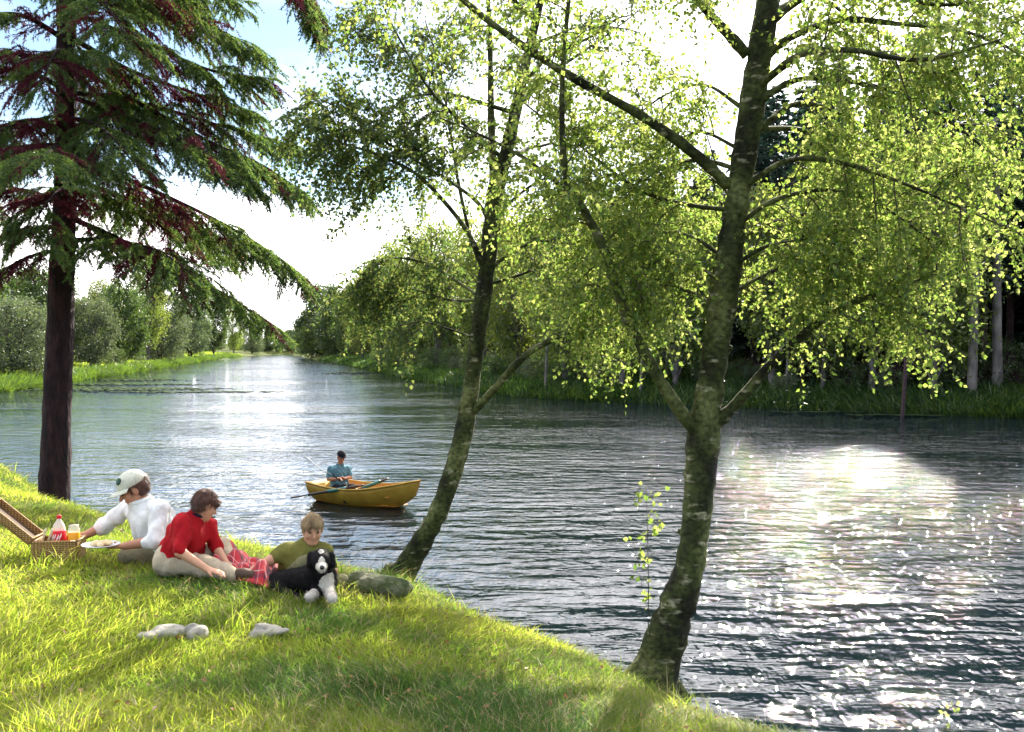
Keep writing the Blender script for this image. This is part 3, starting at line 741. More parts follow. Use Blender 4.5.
def proto_conifer(name, label, group, h, r, bare, nb, size, seed, barkm):
    global rng
    rng = np.random.default_rng(seed)
    e = empty(name, (0, 0, 0), label, 'tree', group)
    tp = np.array([(0, 0, -.4), (.05, 0, h * .3), (-.05, .05, h * .65), (0, 0, h)]); tp = spline(tp, 4)
    mb = MB(); mb.tube(tp, np.linspace(.014 * h, .02, len(tp)), 7, rough=.12)
    for k in range(14):                                    # dead snags on the bare bole
        z = h * bare * (.25 + .75 * rng.random()); a = rng.random() * 6.28; l = .4 + rng.random() * .9
        mb.tube([(0, 0, z), (math.cos(a) * l, math.sin(a) * l, z - .1 * l)], [.02, .006], 3, cap=False)
    c = MB(); VP = []; VD = []; VS = []
    for k in range(nb):
        f = (k + rng.random()) / nb; z = h * (bare + (1 - bare) * f)
        Lb = r * (1 - f) ** .75 * (.7 + .5 * rng.random()) + .15; a = k * 2.4 + rng.random() * .6
        d = np.array([math.cos(a), math.sin(a), .15 - .1 * (1 - f)])
        t = np.linspace(0, 1, 6)[:, None]
        lp = np.array([0, 0, z]) + d * Lb * t + np.array([0, 0, -1]) * .3 * Lb * t * t
        mb.tube(lp, np.linspace(.03, .008, 6), 3, cap=False)
        m = int(26 + 70 * Lb / r); w = np.sqrt(rng.random(m)) * 5; i = np.minimum(w.astype(int), 4); ff = (w - i)[:, None]
        q = lp[i] * (1 - ff) + lp[i + 1] * ff
        hz = np.array([-math.sin(a), math.cos(a), 0]) * np.where(rng.random(m) < .5, -1, 1)[:, None]
        dd = unit(unit(d) * .6 + hz * (.5 + .6 * rng.random((m, 1))) + np.array([0, 0, -.35]) + rng.normal(size=(m, 3)) * .25)
        q = q + dd * (rng.random((m, 1)) * .34 * Lb * (1.1 - w[:, None] / 6))
        VP.append(q); VD.append(dd); VS.append(size * (.6 + .8 * rng.random(m)))
    mb.build('trunk', barkm, e, world=False)
    Pt = np.vstack(VP); D = np.vstack(VD); S = np.concatenate(VS)
    v, t = leaf_quads(Pt, D, unit(rng.normal(size=Pt.shape) + np.array([0, 0, .8])), S, S * .42)
    c.add(v, t, None, 0, smooth=False); c.build('crown', M_CONIF, e, world=False)
    return e

def dup(root, loc, rz, s, label=None, group=None, used=set()):
    if root.name not in used: r = root; used.add(root.name)
    else:
        r = root.copy(); COL.objects.link(r)
        for ch in list(root.children):
            c = ch.copy(); COL.objects.link(c); c.parent = r
    r.location = loc; r.rotation_euler = (0, 0, rz); r.scale = s if isinstance(s, tuple) else (s, s, s)
    if label: r['label'] = label
    if group: r['group'] = group
    elif 'group' in r: del r['group']
    return r

W1 = proto_broad('willow_tree', '', None, 10, 4.4, M_WILLOW, M_DARKBARK, 70, 15000, .26, 31, hang=.2, low=.10, stems=4)
W2 = proto_broad('willow_tree', '', None, 10, 3.6, M_WILLOW, M_DARKBARK, 60, 14000, .26, 32, hang=.1, low=.14, stems=3)
B1 = proto_broad('broadleaf_tree', '', None, 12, 3.9, M_BROAD, M_DARKBARK, 75, 16000, .30, 33, low=.14)
B2 = proto_broad('broadleaf_tree', '', None, 12, 3.2, M_BROAD, M_DARKBARK, 70, 14000, .29, 34, low=.18)
F1 = proto_broad('birch_tree', '', None, 14, 3.3, M_FARBIRCH, M_PALEBARK, 85, 17000, .21, 35, hang=.6, low=.22)
F2 = proto_broad('birch_tree', '', None, 14, 2.7, M_FARBIRCH, M_PALEBARK, 75, 14000, .21, 36, hang=.7, low=.28)
K1 = proto_conifer('conifer_tree', '', None, 16, 2.7, .30, 120, .30, 37, M_DARKBARK)
K2 = proto_conifer('conifer_tree', '', None, 16, 2.3, .40, 105, .28, 38, M_DARKBARK)
K3 = proto_conifer('conifer_tree', '', None, 16, 2.9, .12, 135, .32, 39, M_DARKBARK)
B3 = proto_broad('broadleaf_tree', '', None, 12, 4.2, M_BROAD, M_DARKBARK, 95, 17000, .32, 43, low=.015, stems=3)
S1 = proto_broad('shrub', '', None, 2.4, 1.5, M_BROAD, M_DARKBARK, 26, 3200, .13, 40, low=.12, stems=4)
S2 = proto_broad('shrub', '', None, 2.0, 1.3, M_WILLOW, M_DARKBARK, 24, 2800, .12, 41, low=.1, stems=5)
for q in (S1, S2): q['category'] = 'shrub'
PH = {W1.name: 10, W2.name: 10, B1.name: 12, B2.name: 12, B3.name: 12, F1.name: 14, F2.name: 14, K1.name: 16, K2.name: 16, K3.name: 16, S1.name: 2.4, S2.name: 2.0}
rng = np.random.default_rng(5)
def stand(pr, px, ytop, d, wide=1.0, label=None, group=None, hm=None):
    while shore_dist(np.array([(px - CX) / FPX * d]), np.array([d]))[0] < 2.5: d += 1.0
    x = (px - CX) / FPX * d; z = max(Hs(x, d), .05)
    h = hm if hm else CAMZ + (HOR - ytop) / FPX * d - z
    s = h / PH[pr.name]
    return dup(pr, (x, d, z), rng.random() * 6.28, (s * wide, s * wide, s), label, group)

# left bank, the trees one can tell apart
LEFT = [
 (W1, 14, 300, 84, 1.25, 'pale grey green willow at the left edge of the photo, across the water'),
 (W2, 92, 301, 116, .95, 'small round silvery willow just right of the spruce trunk, across the water'),
 (B1, 124, 290, 128, .9, 'dark rounded broadleaf tree second to the right of the spruce trunk on the left bank'),
 (W1, 160, 291, 142, .85, 'broad silvery green willow midway along the left bank'),
 (W2, 190, 298, 170, .9, 'grey green willow under the lowest right spruce bough on the left bank'),
 (B2, 214, 303, 205, .9, 'dark green waterside tree past the willows on the left bank'),
 (F1, 234, 308, 245, .9, 'sunlit yellow green waterside tree near the far end of the left bank'),
 (W1, 252, 321, 300, .8, 'last low pale tree before the far end of the left bank'),
 (F2, 148, 268, 168, 1.1, 'tall sunlit yellow green birch rising above the left bank willows'),
 (B1, 48, 270, 118, 1.0, 'tall dark broadleaf tree behind the spruce trunk on the left bank'),
 (F1, 106, 277, 150, .95, 'tall pale birch behind the small round silvery willow on the left bank'),
]
for pr, px, yt, d, w, lab in LEFT: stand(pr, px, yt, d, w, lab)
gl = 'tree in the mixed wood behind the front row on the far left bank'
for k in range(34):
    d = 125 + k * 8 + rng.random() * 8; off = 10 + 22 * rng.random()
    xs = np.interp(d, [62, 122, 215, 330, 412], [-36, -48, -68, -93, -104]) - off
    pr = (B3, B2, F2, B3, K3, B1)[k % 6]
    dup(pr, (xs, d, max(Hs(xs, d), .1)), rng.random() * 6, (9 + 4.5 * rng.random()) / PH[pr.name], gl, 'trees in the wood on the left bank')
for k in range(9):
    d = 72 + k * 6.5; xs = np.interp(d, [62, 122], [-36, -48]) - 14 - 16 * rng.random()
    dup((B3, B1, B3)[k % 3], (xs, d, Hs(xs, d)), rng.random() * 6, (9.5 + 3 * rng.random()) / 12, gl, 'trees in the wood on the left bank')
# far end of the lake
gl = 'low hazy tree closing the far end of the lake'
for k in range(16):
    x = -130 + k * 4.2 + rng.random() * 3; y = 425 + 14 * rng.random()
    dup((B3, W1, B3, B3)[k % 4], (x, y, max(Hs(x, y), .1)), rng.random() * 6, (5.5 + 3.5 * rng.random()) / 12, gl, 'low trees at the far end of the lake')
# headland on the right bank
HEAD = [(B3, 306, 318, 330, 1.0, 'lowest dark tree at the tip of the right bank headland'),
        (B3, 322, 287, 285, 1.05, 'tallest dark tree of the headland where the right bank begins'),
        (B3, 341, 298, 255, 1.1, 'dark tree of the headland next to the pale birches')]
for pr, px, yt, d, w, lab in HEAD: stand(pr, px, yt, d, w, lab)
FRONT = [
 (F2, 482, 215, 74, 'birch on the far right bank seen right beside the leaning birch trunk'), (F1, 566, 205, 68, 'leafy birch on the right bank behind the left fork of the forked birch'),
 (F2, 622, 190, 64, 'tall birch on the right bank seen between the left fork and the forked birch trunk'), (F1, 676, 200, 61, 'leafy birch on the right bank just left of the forked birch trunk'),
 (F2, 772, 185, 58, 'tall birch on the right bank just right of the forked birch trunk'), (F1, 822, 190, 56, 'leafy birch on the right bank above the end of the right fork'),
 (F2, 872, 165, 54, 'tall birch on the right bank left of the slim bare sapling'), (F1, 934, 160, 52, 'leafy birch on the right bank between the sapling and the two pale boles')]
for pr, px, yt, d, lab in FRONT: stand(pr, px, yt, d, 1.0, lab)
RIGHTB = [(F1, 362, 282, 190, 'pale birch first right of the dark headland on the far right bank'),
          (F2, 382, 258, 152, 'pale birch left of the leaning birch trunk, second from the headland'),
          (F1, 408, 236, 128, 'tall sunlit birch left of the leaning birch trunk on the far right bank'),
          (F2, 438, 222, 108, 'tall sunlit birch nearest left of the leaning birch trunk on the far bank'),
          (F1, 520, 205, 78, 'sunlit birch on the far right bank between the two near birches')]
for pr, px, yt, d, lab in RIGHTB: stand(pr, px, yt, d, 1.0, lab)
# the wood along the right bank
shore = np.array([(-62, 300), (-40, 220), (-22, 150), (-12.3, 110), (-5, 85), (.5, 66), (10.5, 56), (23.8, 46.5), (35, 38)], float)
def along(s):
    seg = np.linalg.norm(np.diff(shore, axis=0), axis=1); c = np.concatenate([[0], np.cumsum(seg)])
    s = min(max(s, 0), c[-1] - 1e-3); i = np.searchsorted(c, s, 'right') - 1; t = (s - c[i]) / seg[i]
    dr = (shore[i + 1] - shore[i]) / seg[i]
    return shore[i] + dr * (s - c[i]), np.array([-dr[1], dr[0]])
TOT = np.linalg.norm(np.diff(shore, axis=0), axis=1).sum()
gk = 'tall dark conifer standing in the crowded wood on the right bank'
for row, (off, step) in enumerate(((7.5, 4.6), (11.5, 4.4), (16, 4.8), (21, 5.2), (26, 4.2), (32, 4.0), (38, 4.0), (44, 4.5))):
    s = TOT - 1 - row * 1.3
    while s > TOT - 150:
        p, n = along(s); q = p + n * (off + rng.normal() * .9) + rng.normal(size=2) * .6
        pr = (K1, K2)[rng.integers(2)] if row < 2 else ((K1, K2, K3)[rng.integers(3)] if row < 4 else (K3 if row == 4 else B3))
        dup(pr, (q[0], q[1], Hs(*q)), rng.random() * 6, (9.6 + .13 * off + 3 * rng.random() + 6.5 * float(sstep(15, 20, q[0]))) / 16, gk if row < 5 else 'dark bushy tree filling the back of the wood on the right bank', 'conifers in the wood on the right bank' if row < 5 else 'bushy trees at the back of the right bank wood')
        s -= step * (.8 + .4 * rng.random()) * (1 + .006 * (TOT - s))
gb = 'leafy tree in the wood along the distant stretch of the right bank'
for k in range(30):
    s = 18 + k * 6.2 + rng.random() * 3; p, n = along(s); q = p + n * (6 + 16 * rng.random())
    pr = (B3, F2, K3, B3, F1, K3)[k % 6]
    dup(pr, (q[0], q[1], Hs(*q)), rng.random() * 6, (12 + 4 * rng.random()) / PH[pr.name], gb, 'leafy trees along the distant right bank')
# pale boles and slim saplings standing out before the dark wood
def slim(name, label, px, ybase, ytop, d, r0, r1, lean, mat, leafy):
    global rng
    x = (px - CX) / FPX * d; z = Hs(x, d); zt = CAMZ + (HOR - ytop) / FPX * d
    e = empty(name, (x, d, z), label, 'tree')
    tp = spline([(x, d, z - .3), (x + lean * .3, d, z + (zt - z) * .35), (x + lean * .5, d, z + (zt - z) * .7), (x + lean, d, zt)], 6)
    mb = MB(); mb.tube(tp, np.linspace(r0, r1, len(tp)), 8, rough=.12); mb.build('trunk', mat, e)
    fo = Foliage(); leafy_limb(fo, tp, leafy, 16, 1.5, 7, .8, .10, .11, subr=.015)
    c = MB(); fo.mesh_into(c, 0); w = fo.wood; c.add(np.vstack(w.v), None, np.concatenate(w.q), 1); c.build('crown', [M_FARBIRCH, M_TWIG], e)
slim('birch_tree', 'thick pale birch bole before the dark wood, left of the two at the right edge', 972, 380, 130, 50.5, .26, .12, .3, M_PALEBARK, .55)
slim('birch_tree', 'thick pale birch bole before the dark wood, nearest the right edge', 998, 376, 120, 51.5, .28, .12, -.3, M_PALEBARK, .55)
slim('birch_tree', 'slim bare sapling standing alone at the far waterline on the right', 901, 412, 240, 47.4, .11, .03, .7, M_DARKBARK, .6)
for px, d, lab in ((545, 66, 'thin pale stem at the wood edge just right of the leaning birch'), (786, 56, 'thin pale stem at the wood edge right of the forked birch trunk'), (640, 60, 'thin pale stem at the wood edge left of the forked birch trunk')):
    slim('birch_tree', lab, px, 390, 215, d, .09, .03, .6, M_PALEBARK, .5)
# shrubs on both far banks
gs = 'leafy shrub growing at the foot of the wood on the right bank'
for k in range(70):
    s = TOT - 2 - k * 2.1 - rng.random() * 1.5; p, n = along(s); q = p + n * (2.2 + 4.5 * rng.random())
    dup((S1, S2)[k % 2], (q[0], q[1], Hs(*q) - .05), rng.random() * 6, .45 + .55 * rng.random(), gs, 'shrubs along the right bank')
gs = 'low shrub in the grass of the far left bank'
for k in range(18):
    d = 74 + k * 8 + rng.random() * 4; xs = np.interp(d, [62, 122, 215, 330], [-36, -48, -68, -93]) - 2 - 5 * rng.random()
    dup((S2, S1)[k % 2], (xs, d, Hs(xs, d) - .05), rng.random() * 6, .5 + .5 * rng.random(), gs, 'shrubs on the left bank')

# ================================================================== grass, reeds, heather, lily pads (stuff)
def blades(X, Y, hgt, wid, lean_amp, mats, name, seed, zoff=0.0, clump=1.6, pick=None):
    r = np.random.default_rng(seed); n = len(X); Z = H(X, Y) + zoff
    lx = np.sin(X * clump * 1.7 + Y * clump * .9) + np.sin(X * clump * .6 - Y * clump * 1.3 + 2) + r.normal(size=n) * 1.5
    ly = np.sin(X * clump * 1.1 - Y * clump * 1.6 + 1) + np.sin(Y * clump * .7 + 3) + r.normal(size=n) * 1.5 - .3
    B = np.stack([X, Y, Z - .02], 1); ln = lean_amp * (.4 + r.random(n))
    D = np.stack([lx * ln * .5, ly * ln * .5, np.ones(n)], 1); D = unit(D)
    a = r.random(n) * 6.28; S = np.stack([np.cos(a), np.sin(a), np.zeros(n)], 1)
    h = hgt[:, None]; w = (wid / 2)[:, None]
    drop = np.stack([lx, ly, np.zeros(n)], 1) * (ln[:, None] * .38)
    v = np.empty((n, 5, 3)); v[:, 0] = B - S * w; v[:, 1] = B + S * w
    mid = B + D * h * .55
    v[:, 2] = mid - S * w * .8; v[:, 3] = mid + S * w * .8
    v[:, 4] = B + D * h + drop * h - np.array([0, 0, .12]) * h * ln[:, None]
    b = np.arange(n)[:, None] * 5
    t = np.concatenate([b + [0, 1, 3], b + [0, 3, 2], b + [2, 3, 4]], 1).reshape(-1, 3)
    tm = np.repeat(pick, 3) if pick is not None else None
    return tag(link(name, np_mesh(name, v.reshape(-1, 3), t, None, mats, tm)), kind='stuff')

M_GRASS = leafmat('grass_blade', [(.09, .14, .012), (.14, .185, .016), (.20, .22, .03)], [(.34, .52, .04), (.54, .64, .06), (.68, .68, .12)], .58, .01, .45,
                  patch=((.05, .105, .022), (.13, .26, .03)), patch_scale=.8)
M_STRAW = leafmat('dry_grass_blade', [(.22, .19, .07), (.34, .29, .13)], [(.30, .26, .09), (.42, .36, .16)], .45, .03, .5)
M_REED = leafmat('reed_blade', [(.03, .075, .016), (.06, .11, .02)], [(.08, .18, .02), (.20, .28, .03)], .45, .03)
M_ROUGH = leafmat('shaded_grass_blade', [(.015, .04, .014), (.035, .065, .018)], [(.03, .09, .02), (.07, .13, .025)], .4, .01)  # shade of the wood is put into this blade colour
M_HEATH = leafmat('heather_sprig', [(.07, .022, .06), (.12, .035, .08), (.05, .06, .03)], [(.10, .03, .08), (.12, .05, .07)], .3, .01)

r_ = np.random.default_rng(61)
def sample_near(n, dmin, dmax, xl, xr):
    d = dmin * (dmax / dmin) ** r_.random(n); x = d * (xl + (xr - xl) * r_.random(n))
    return x, d
x, y = sample_near(520000, 3.3, 21, -.66, .5)
sd = shore_dist(x, y); k = sd > -.22; x, y, sd = x[k], y[k], sd[k]
edge = np.exp(-np.maximum(sd, 0) / .8)
tuss = .5 + .5 * np.sin(x * 3.1 + np.sin(y * 2.3) * 2) * np.sin(y * 2.7 - x * 1.1)
hg = (.035 + .055 * r_.random(len(x)) + .03 * tuss + .09 * edge * r_.random(len(x))) * (.75 + .5 * r_.random(len(x)))
pk = (r_.random(len(x)) < .20 + .10 * np.sin(x * .9) * np.sin(y * 1.3 + 1)).astype(int)
blades(x, y, hg, .0026 + .0008 * y * (.6 + .6 * r_.random(len(x))), .95, [M_GRASS, M_STRAW], 'grass', 62, pick=pk)
# taller seeding grass along the water's edge
x, y = sample_near(60000, 4.0, 22, -.62, .42); sd = shore_dist(x, y)
k = (sd > -.25) & (sd < .55) & (r_.random(len(x)) < .55 * np.exp(-((sd - .05) / .3) ** 2) + .02); x, y = x[k], y[k]
blades(x, y, .12 + .28 * r_.random(len(x)) ** 2.5, .004 + .0007 * y, .55, [M_GRASS, M_STRAW], 'bank_grass', 63, pick=(r_.random(len(x)) < .25).astype(int))
x, y = sample_near(160000, 3.6, 15, -.6, .3); sd = shore_dist(x, y)
tu = np.sin(x * 2.9 + 1.7 * np.sin(y * 3.3)) * np.sin(y * 3.7 + 1.3 * np.sin(x * 2.1 + 1))
k = (sd > .2) & (tu > .80) & (r_.random(len(x)) < .6); x, y = x[k], y[k]
blades(x, y, .10 + .14 * r_.random(len(x)), .0035 + .0006 * y, .8, [M_GRASS, M_STRAW], 'tussock_grass', 67, pick=(r_.random(len(x)) < .2).astype(int))
# last year's leaves lying in the grass
x, y = sample_near(1100, 3.6, 14, -.6, .3); sd = shore_dist(x, y); k = sd > .05; x, y = x[k], y[k]; n = len(x)
Dl = unit(np.stack([r_.normal(size=n), r_.normal(size=n), r_.normal(size=n) * .3], 1))
v, t = leaf_quads(np.stack([x, y, H(x, y) + .02 + .05 * r_.random(n)], 1), Dl, unit(np.stack([r_.normal(size=n) * .4, r_.normal(size=n) * .4, np.ones(n)], 1)), .02 + .022 * r_.random(n), .016 + .014 * r_.random(n))
tag(link('leaf_litter', np_mesh('leaf_litter', v, t, None, [leafmat('dead_leaf', [(.16, .09, .03), (.26, .17, .06), (.12, .06, .03)], [(.20, .10, .03), (.3, .2, .06)], .3, .02)])), kind='stuff')
# far left bank: reeds at the water, rough grass behind
d = 58 + 300 * r_.random(70000) ** 1.7; o = -.4 + 15 * r_.random(len(d)) ** 1.8
x = np.interp(d, [48, 62, 73, 122, 215, 330], [-32, -36, -37.5, -48, -68, -93]) - o
hg = np.where(o < 1.6, .5 + .7 * r_.random(len(d)), .25 + .35 * r_.random(len(d)))
blades(x, d, hg, .05 + .0006 * d, .5, [M_REED, M_GRASS], 'reeds', 64, clump=.3, pick=(o > 2.2).astype(int))
# right bank: rough grass, then a heathery floor under the wood
n = 95000; s = TOT - 230 * r_.random(n) ** 1.6; o = -.3 + 16 * r_.random(n) ** 1.5
pq = np.array([along(a) for a in s]); x = pq[:, 0, 0] + pq[:, 1, 0] * o; y = pq[:, 0, 1] + pq[:, 1, 1] * o
heath = (x > 15) & (o > 5.5) & (r_.random(n) < .75)
a = ~heath
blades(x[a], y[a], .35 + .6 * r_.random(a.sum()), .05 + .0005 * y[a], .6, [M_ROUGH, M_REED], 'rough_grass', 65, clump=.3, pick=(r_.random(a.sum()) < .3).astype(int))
blades(x[heath], y[heath], .5 + .8 * r_.random(heath.sum()), np.full(heath.sum(), .11), .7, [M_HEATH], 'heather', 66, clump=.4)

def pads(name, spots, seed, size):
    r = np.random.default_rng(seed); mb = MB()
    for cx, cyy, rx, ry, n in spots:
        for k in range(n):
            g = r.normal(size=2) * .45; px, py = cx + g[0] * rx, cyy + g[1] * ry
            if float(shore_dist(np.array([px]), np.array([py]))[0]) > -.5: continue
            s = size * (.6 + .8 * r.random()); a0 = r.random() * 6.28; m = 9
            an = a0 + np.linspace(.18, 6.1, m)
            v = np.vstack([[px, py, .02], np.stack([px + np.cos(an) * s, py + np.sin(an) * s, np.full(m, .018 + .02 * r.random()) + .012 * np.sin(an * 2)], 1)])
            v2 = v - np.array([0, 0, .012])
            t = [(0, i, i + 1) for i in range(1, m)]
            t2 = [(10 + 0, 10 + i + 1, 10 + i) for i in range(1, m)]
            rim = [(i, 10 + i, 10 + i + 1, i + 1) for i in range(1, m)]
            mb.add(np.vstack([v, v2]), t + t2, rim, 0)
    o = mb.build(name, pmat('lily_pad', [(.015, .03, .014), (.05, .07, .03)], 1.5, .9, spec=.05)); tag(o, kind='stuff')
pads('lily_pads', [(-30, 78, 7, 3, 420), (-24, 73, 6, 1.3, 260), (-33, 88, 6, 2, 200), (-37, 100, 5, 3, 150), (-34, 200, 10, 10, 220), (-48, 270, 12, 14, 200), (-20, 125, 4, 6, 140),
                   (20, 48.3, 3, .5, 90), (16, 50.6, 3, .5, 70), (26, 43.8, 2.5, .5, 60)], 71, .26)
# ================================================================== smooth solids (signed distances, meshed by surface nets)
def smin(a, b, k):
    if k <= 0: return np.minimum(a, b)
    h = np.clip(.5 + .5 * (b - a) / k, 0, 1)
    return b + (a - b) * h - k * h * (1 - h)

class Solid:
    def __init__(s): s.pr = []; s.cuts = []
    def cone(s, a, b, ra, rb=None, k=.03, mat=0, op='u'):
        s.pr.append(('c', np.asarray(a, float), np.asarray(b, float), float(ra), float(ra if rb is None else rb), k, mat, op)); return s
    def ball(s, a, r, k=.03, mat=0, op='u'): return s.cone(a, a, r, r, k, mat, op)
    def ell(s, c, r, rot=None, k=.03, mat=0, op='u'):
        s.pr.append(('e', np.asarray(c, float), np.asarray(r, float), np.eye(3) if rot is None else np.asarray(rot, float), None, k, mat, op)); return s
    def cut(s, p, n): s.cuts.append((np.asarray(p, float), unit(n))); return s       # removes the side n points to
    @staticmethod
    def dist(q, p):
        if q[0] == 'c':
            ab = q[2] - q[1]; L2 = float(ab @ ab)
            d = p - q[1]
            t = np.clip((d @ ab) / L2, 0, 1) if L2 > 1e-12 else np.zeros(p.shape[:-1])
            return np.linalg.norm(d - t[..., None] * ab, axis=-1) - (q[3] + (q[4] - q[3]) * t)
        l = (p - q[1]) @ q[3]
        k0 = np.linalg.norm(l / q[2], axis=-1); k1 = np.linalg.norm(l / q[2] ** 2, axis=-1)
        return k0 * (k0 - 1) / np.maximum(k1, 1e-9)
    @staticmethod
    def box(q):
        if q[0] == 'c':
            r = max(q[3], q[4]); return np.minimum(q[1], q[2]) - r, np.maximum(q[1], q[2]) + r
        r = float(np.max(q[2])); return q[1] - r, q[1] + r
    def mesh(s, h, wrinkle=None):
        bs = [s.box(q) for q in s.pr if q[7] == 'u']
        lo = np.min([b[0] for b in bs], 0) - 4 * h; hi = np.max([b[1] for b in bs], 0) + 4 * h
        n = np.ceil((hi - lo) / h).astype(int) + 1
        F = np.full(n, .5)
        ax = [lo[i] + h * np.arange(n[i]) for i in range(3)]
        for q in s.pr:
            b0, b1 = s.box(q); m = q[5] + 4 * h
            i0 = np.clip(((b0 - m - lo) / h).astype(int), 0, n); i1 = np.clip(((b1 + m - lo) / h).astype(int) + 2, 0, n)
            if (i1 <= i0).any(): continue
            sl = tuple(slice(a, b) for a, b in zip(i0, i1))
            g = np.stack(np.meshgrid(*[ax[i][i0[i]:i1[i]] for i in range(3)], indexing='ij'), -1)
            d = s.dist(q, g)
            F[sl] = smin(F[sl], d, q[5]) if q[7] == 'u' else -smin(-F[sl], d, q[5])
        if wrinkle or s.cuts:
            g = np.stack(np.meshgrid(*ax, indexing='ij'), -1)
            if wrinkle:
                amp, fr, sd = wrinkle; r = np.random.default_rng(sd)
                w = np.zeros(n)
                for j in range(5):
                    v = unit(r.normal(size=3) * np.array([1, 1, .6])) * fr * (.6 + .9 * r.random()); w += np.sin(g @ v + r.random() * 6 + 1.5 * np.sin(g @ (v[[1, 2, 0]] * .6)))
                F = F + amp * w * .45
            for p, nn in s.cuts: F = np.maximum(F, (g - p) @ nn)
        return surface_nets(F, lo, h)
    def nearest(s, pts):
        D = np.stack([s.dist(q, pts) for q in s.pr if q[7] == 'u']); M = np.array([q[6] for q in s.pr if q[7] == 'u'])
        return M[np.argmin(D, 0)]
    def build(s, name, mats, parent, h=.008, wrinkle=None):
        v, q = s.mesh(h, wrinkle)
        mats = mats if isinstance(mats, (list, tuple)) else [mats]
        qm = s.nearest(v[q].mean(1)) if len(mats) > 1 else None
        return link(name, np_mesh(name, v, None, q, mats, None, qm, smooth=True), parent)

def surface_nets(F, lo, h):
    n = np.array(F.shape); c = n - 1
    acc = np.zeros((*c, 3)); cnt = np.zeros(c)
    for ax in range(3):
        o1, o2 = [a for a in range(3) if a != ax]
        for d1 in (0, 1):
            for d2 in (0, 1):
                st = [0, 0, 0]; st[o1] = d1; st[o2] = d2
                A = F[st[0]:st[0] + c[0], st[1]:st[1] + c[1], st[2]:st[2] + c[2]]
                st[ax] = 1
                B = F[st[0]:st[0] + c[0], st[1]:st[1] + c[1], st[2]:st[2] + c[2]]
                m = (A < 0) != (B < 0)
                t = A[m] / (A[m] - B[m])
                w = np.zeros((len(t), 3)); w[:, ax] = t; w[:, o1] = d1; w[:, o2] = d2
                acc[m] += w; cnt[m] += 1
    act = cnt > 0; idx = np.full(c, -1); idx[act] = np.arange(act.sum())
    ijk = np.argwhere(act)
    v = (ijk + acc[act] / cnt[act][:, None]) * h + lo
    S = F < 0; Q = []
    for ax in range(3):
        o1, o2 = (ax + 1) % 3, (ax + 2) % 3
        a = np.swapaxes(S, 0, 0)
        sl0 = [slice(1, -1)] * 3; sl1 = [slice(1, -1)] * 3
        sl0[ax] = slice(0, -1); sl1[ax] = slice(1, None)
        m0, m1 = S[tuple(sl0)], S[tuple(sl1)]
        e = np.argwhere(m0 != m1)
        if not len(e): continue
        flip = m0[tuple(e.T)]
        off = np.ones(3, int); off[ax] = 0
        e = e + off
        def cell(a, b):
            k = e.copy(); k[:, o1] -= a; k[:, o2] -= b; return idx[k[:, 0], k[:, 1], k[:, 2]]
        q = np.stack([cell(1, 1), cell(0, 1), cell(0, 0), cell(1, 0)], 1)
        q[~flip] = q[~flip][:, ::-1]
        Q.append(q)
    return v, np.vstack(Q)

# ------------------------------------------------------------------ people
def skinmat(name, c):
    m, nt, out = newmat(name)
    bs = nd(nt, 'ShaderNodeBsdfPrincipled', i_Roughness=.5); bs.inputs['Base Color'].default_value = (*c, 1)
    bs.inputs['Subsurface Weight'].default_value = .12; bs.inputs['Subsurface Radius'].default_value = (.012, .005, .003); bs.inputs['Specular IOR Level'].default_value = .3
    nt.links.new(bs.outputs[0], out.inputs[0]); return m
M_SKIN = skinmat('skin', (.52, .27, .17))
M_SKIN2 = skinmat('tanned_skin', (.42, .20, .12))
M_EYE = pmat('eye', [(.02, .015, .012), (.03, .02, .015)], 30, .2, spec=.6)
def cloth(name, c, scale=60, bump=.03): return pmat(name, [tuple(x * .88 for x in c), c], scale, .9, bump, 11, spec=.15, detail=3, stretch=(1, 1, .7))

def frame(f, u=(0, 0, 1)):
    f = unit(f); r = unit(np.cross(f, u)); return np.stack([r, f, np.cross(r, f)], 1)     # columns: right, forward, up

def head_solid(S, c, M, s=1.0):
    w = lambda x, y, z: c + M @ (np.array([x, y, z]) * s)
    S.ell(w(0, -.012, .035), np.array([.073, .092, .085]) * s, M, .02)
    S.ell(w(0, .028, -.035), np.array([.055, .060, .078]) * s, M, .03)
    S.ball(w(0, .062, -.090), .021 * s, .025)
    for q in (-1, 1):
        S.ball(w(q * .036, .058, -.026), .026 * s, .02)
        S.cone(w(q * .052, .0, -.045), w(q * .02, .06, -.09), .018 * s, .016 * s, .025)
    S.cone(w(-.034, .080, .026), w(.034, .080, .026), .012 * s, None, .015)
    for q in (-1, 1): S.ball(w(q * .031, .100, .010), .017 * s, .012, op='s')
    S.cone(w(0, .088, .012), w(0, .108, -.024), .009 * s, .0135 * s, .01)
    S.cone(w(-.018, .083, -.053), w(.018, .083, -.053), .008 * s, None, .008)
    for q in (-1, 1): S.ell(w(q * .077, -.008, -.006), np.array([.011, .023, .032]) * s, M, .008)
    return w

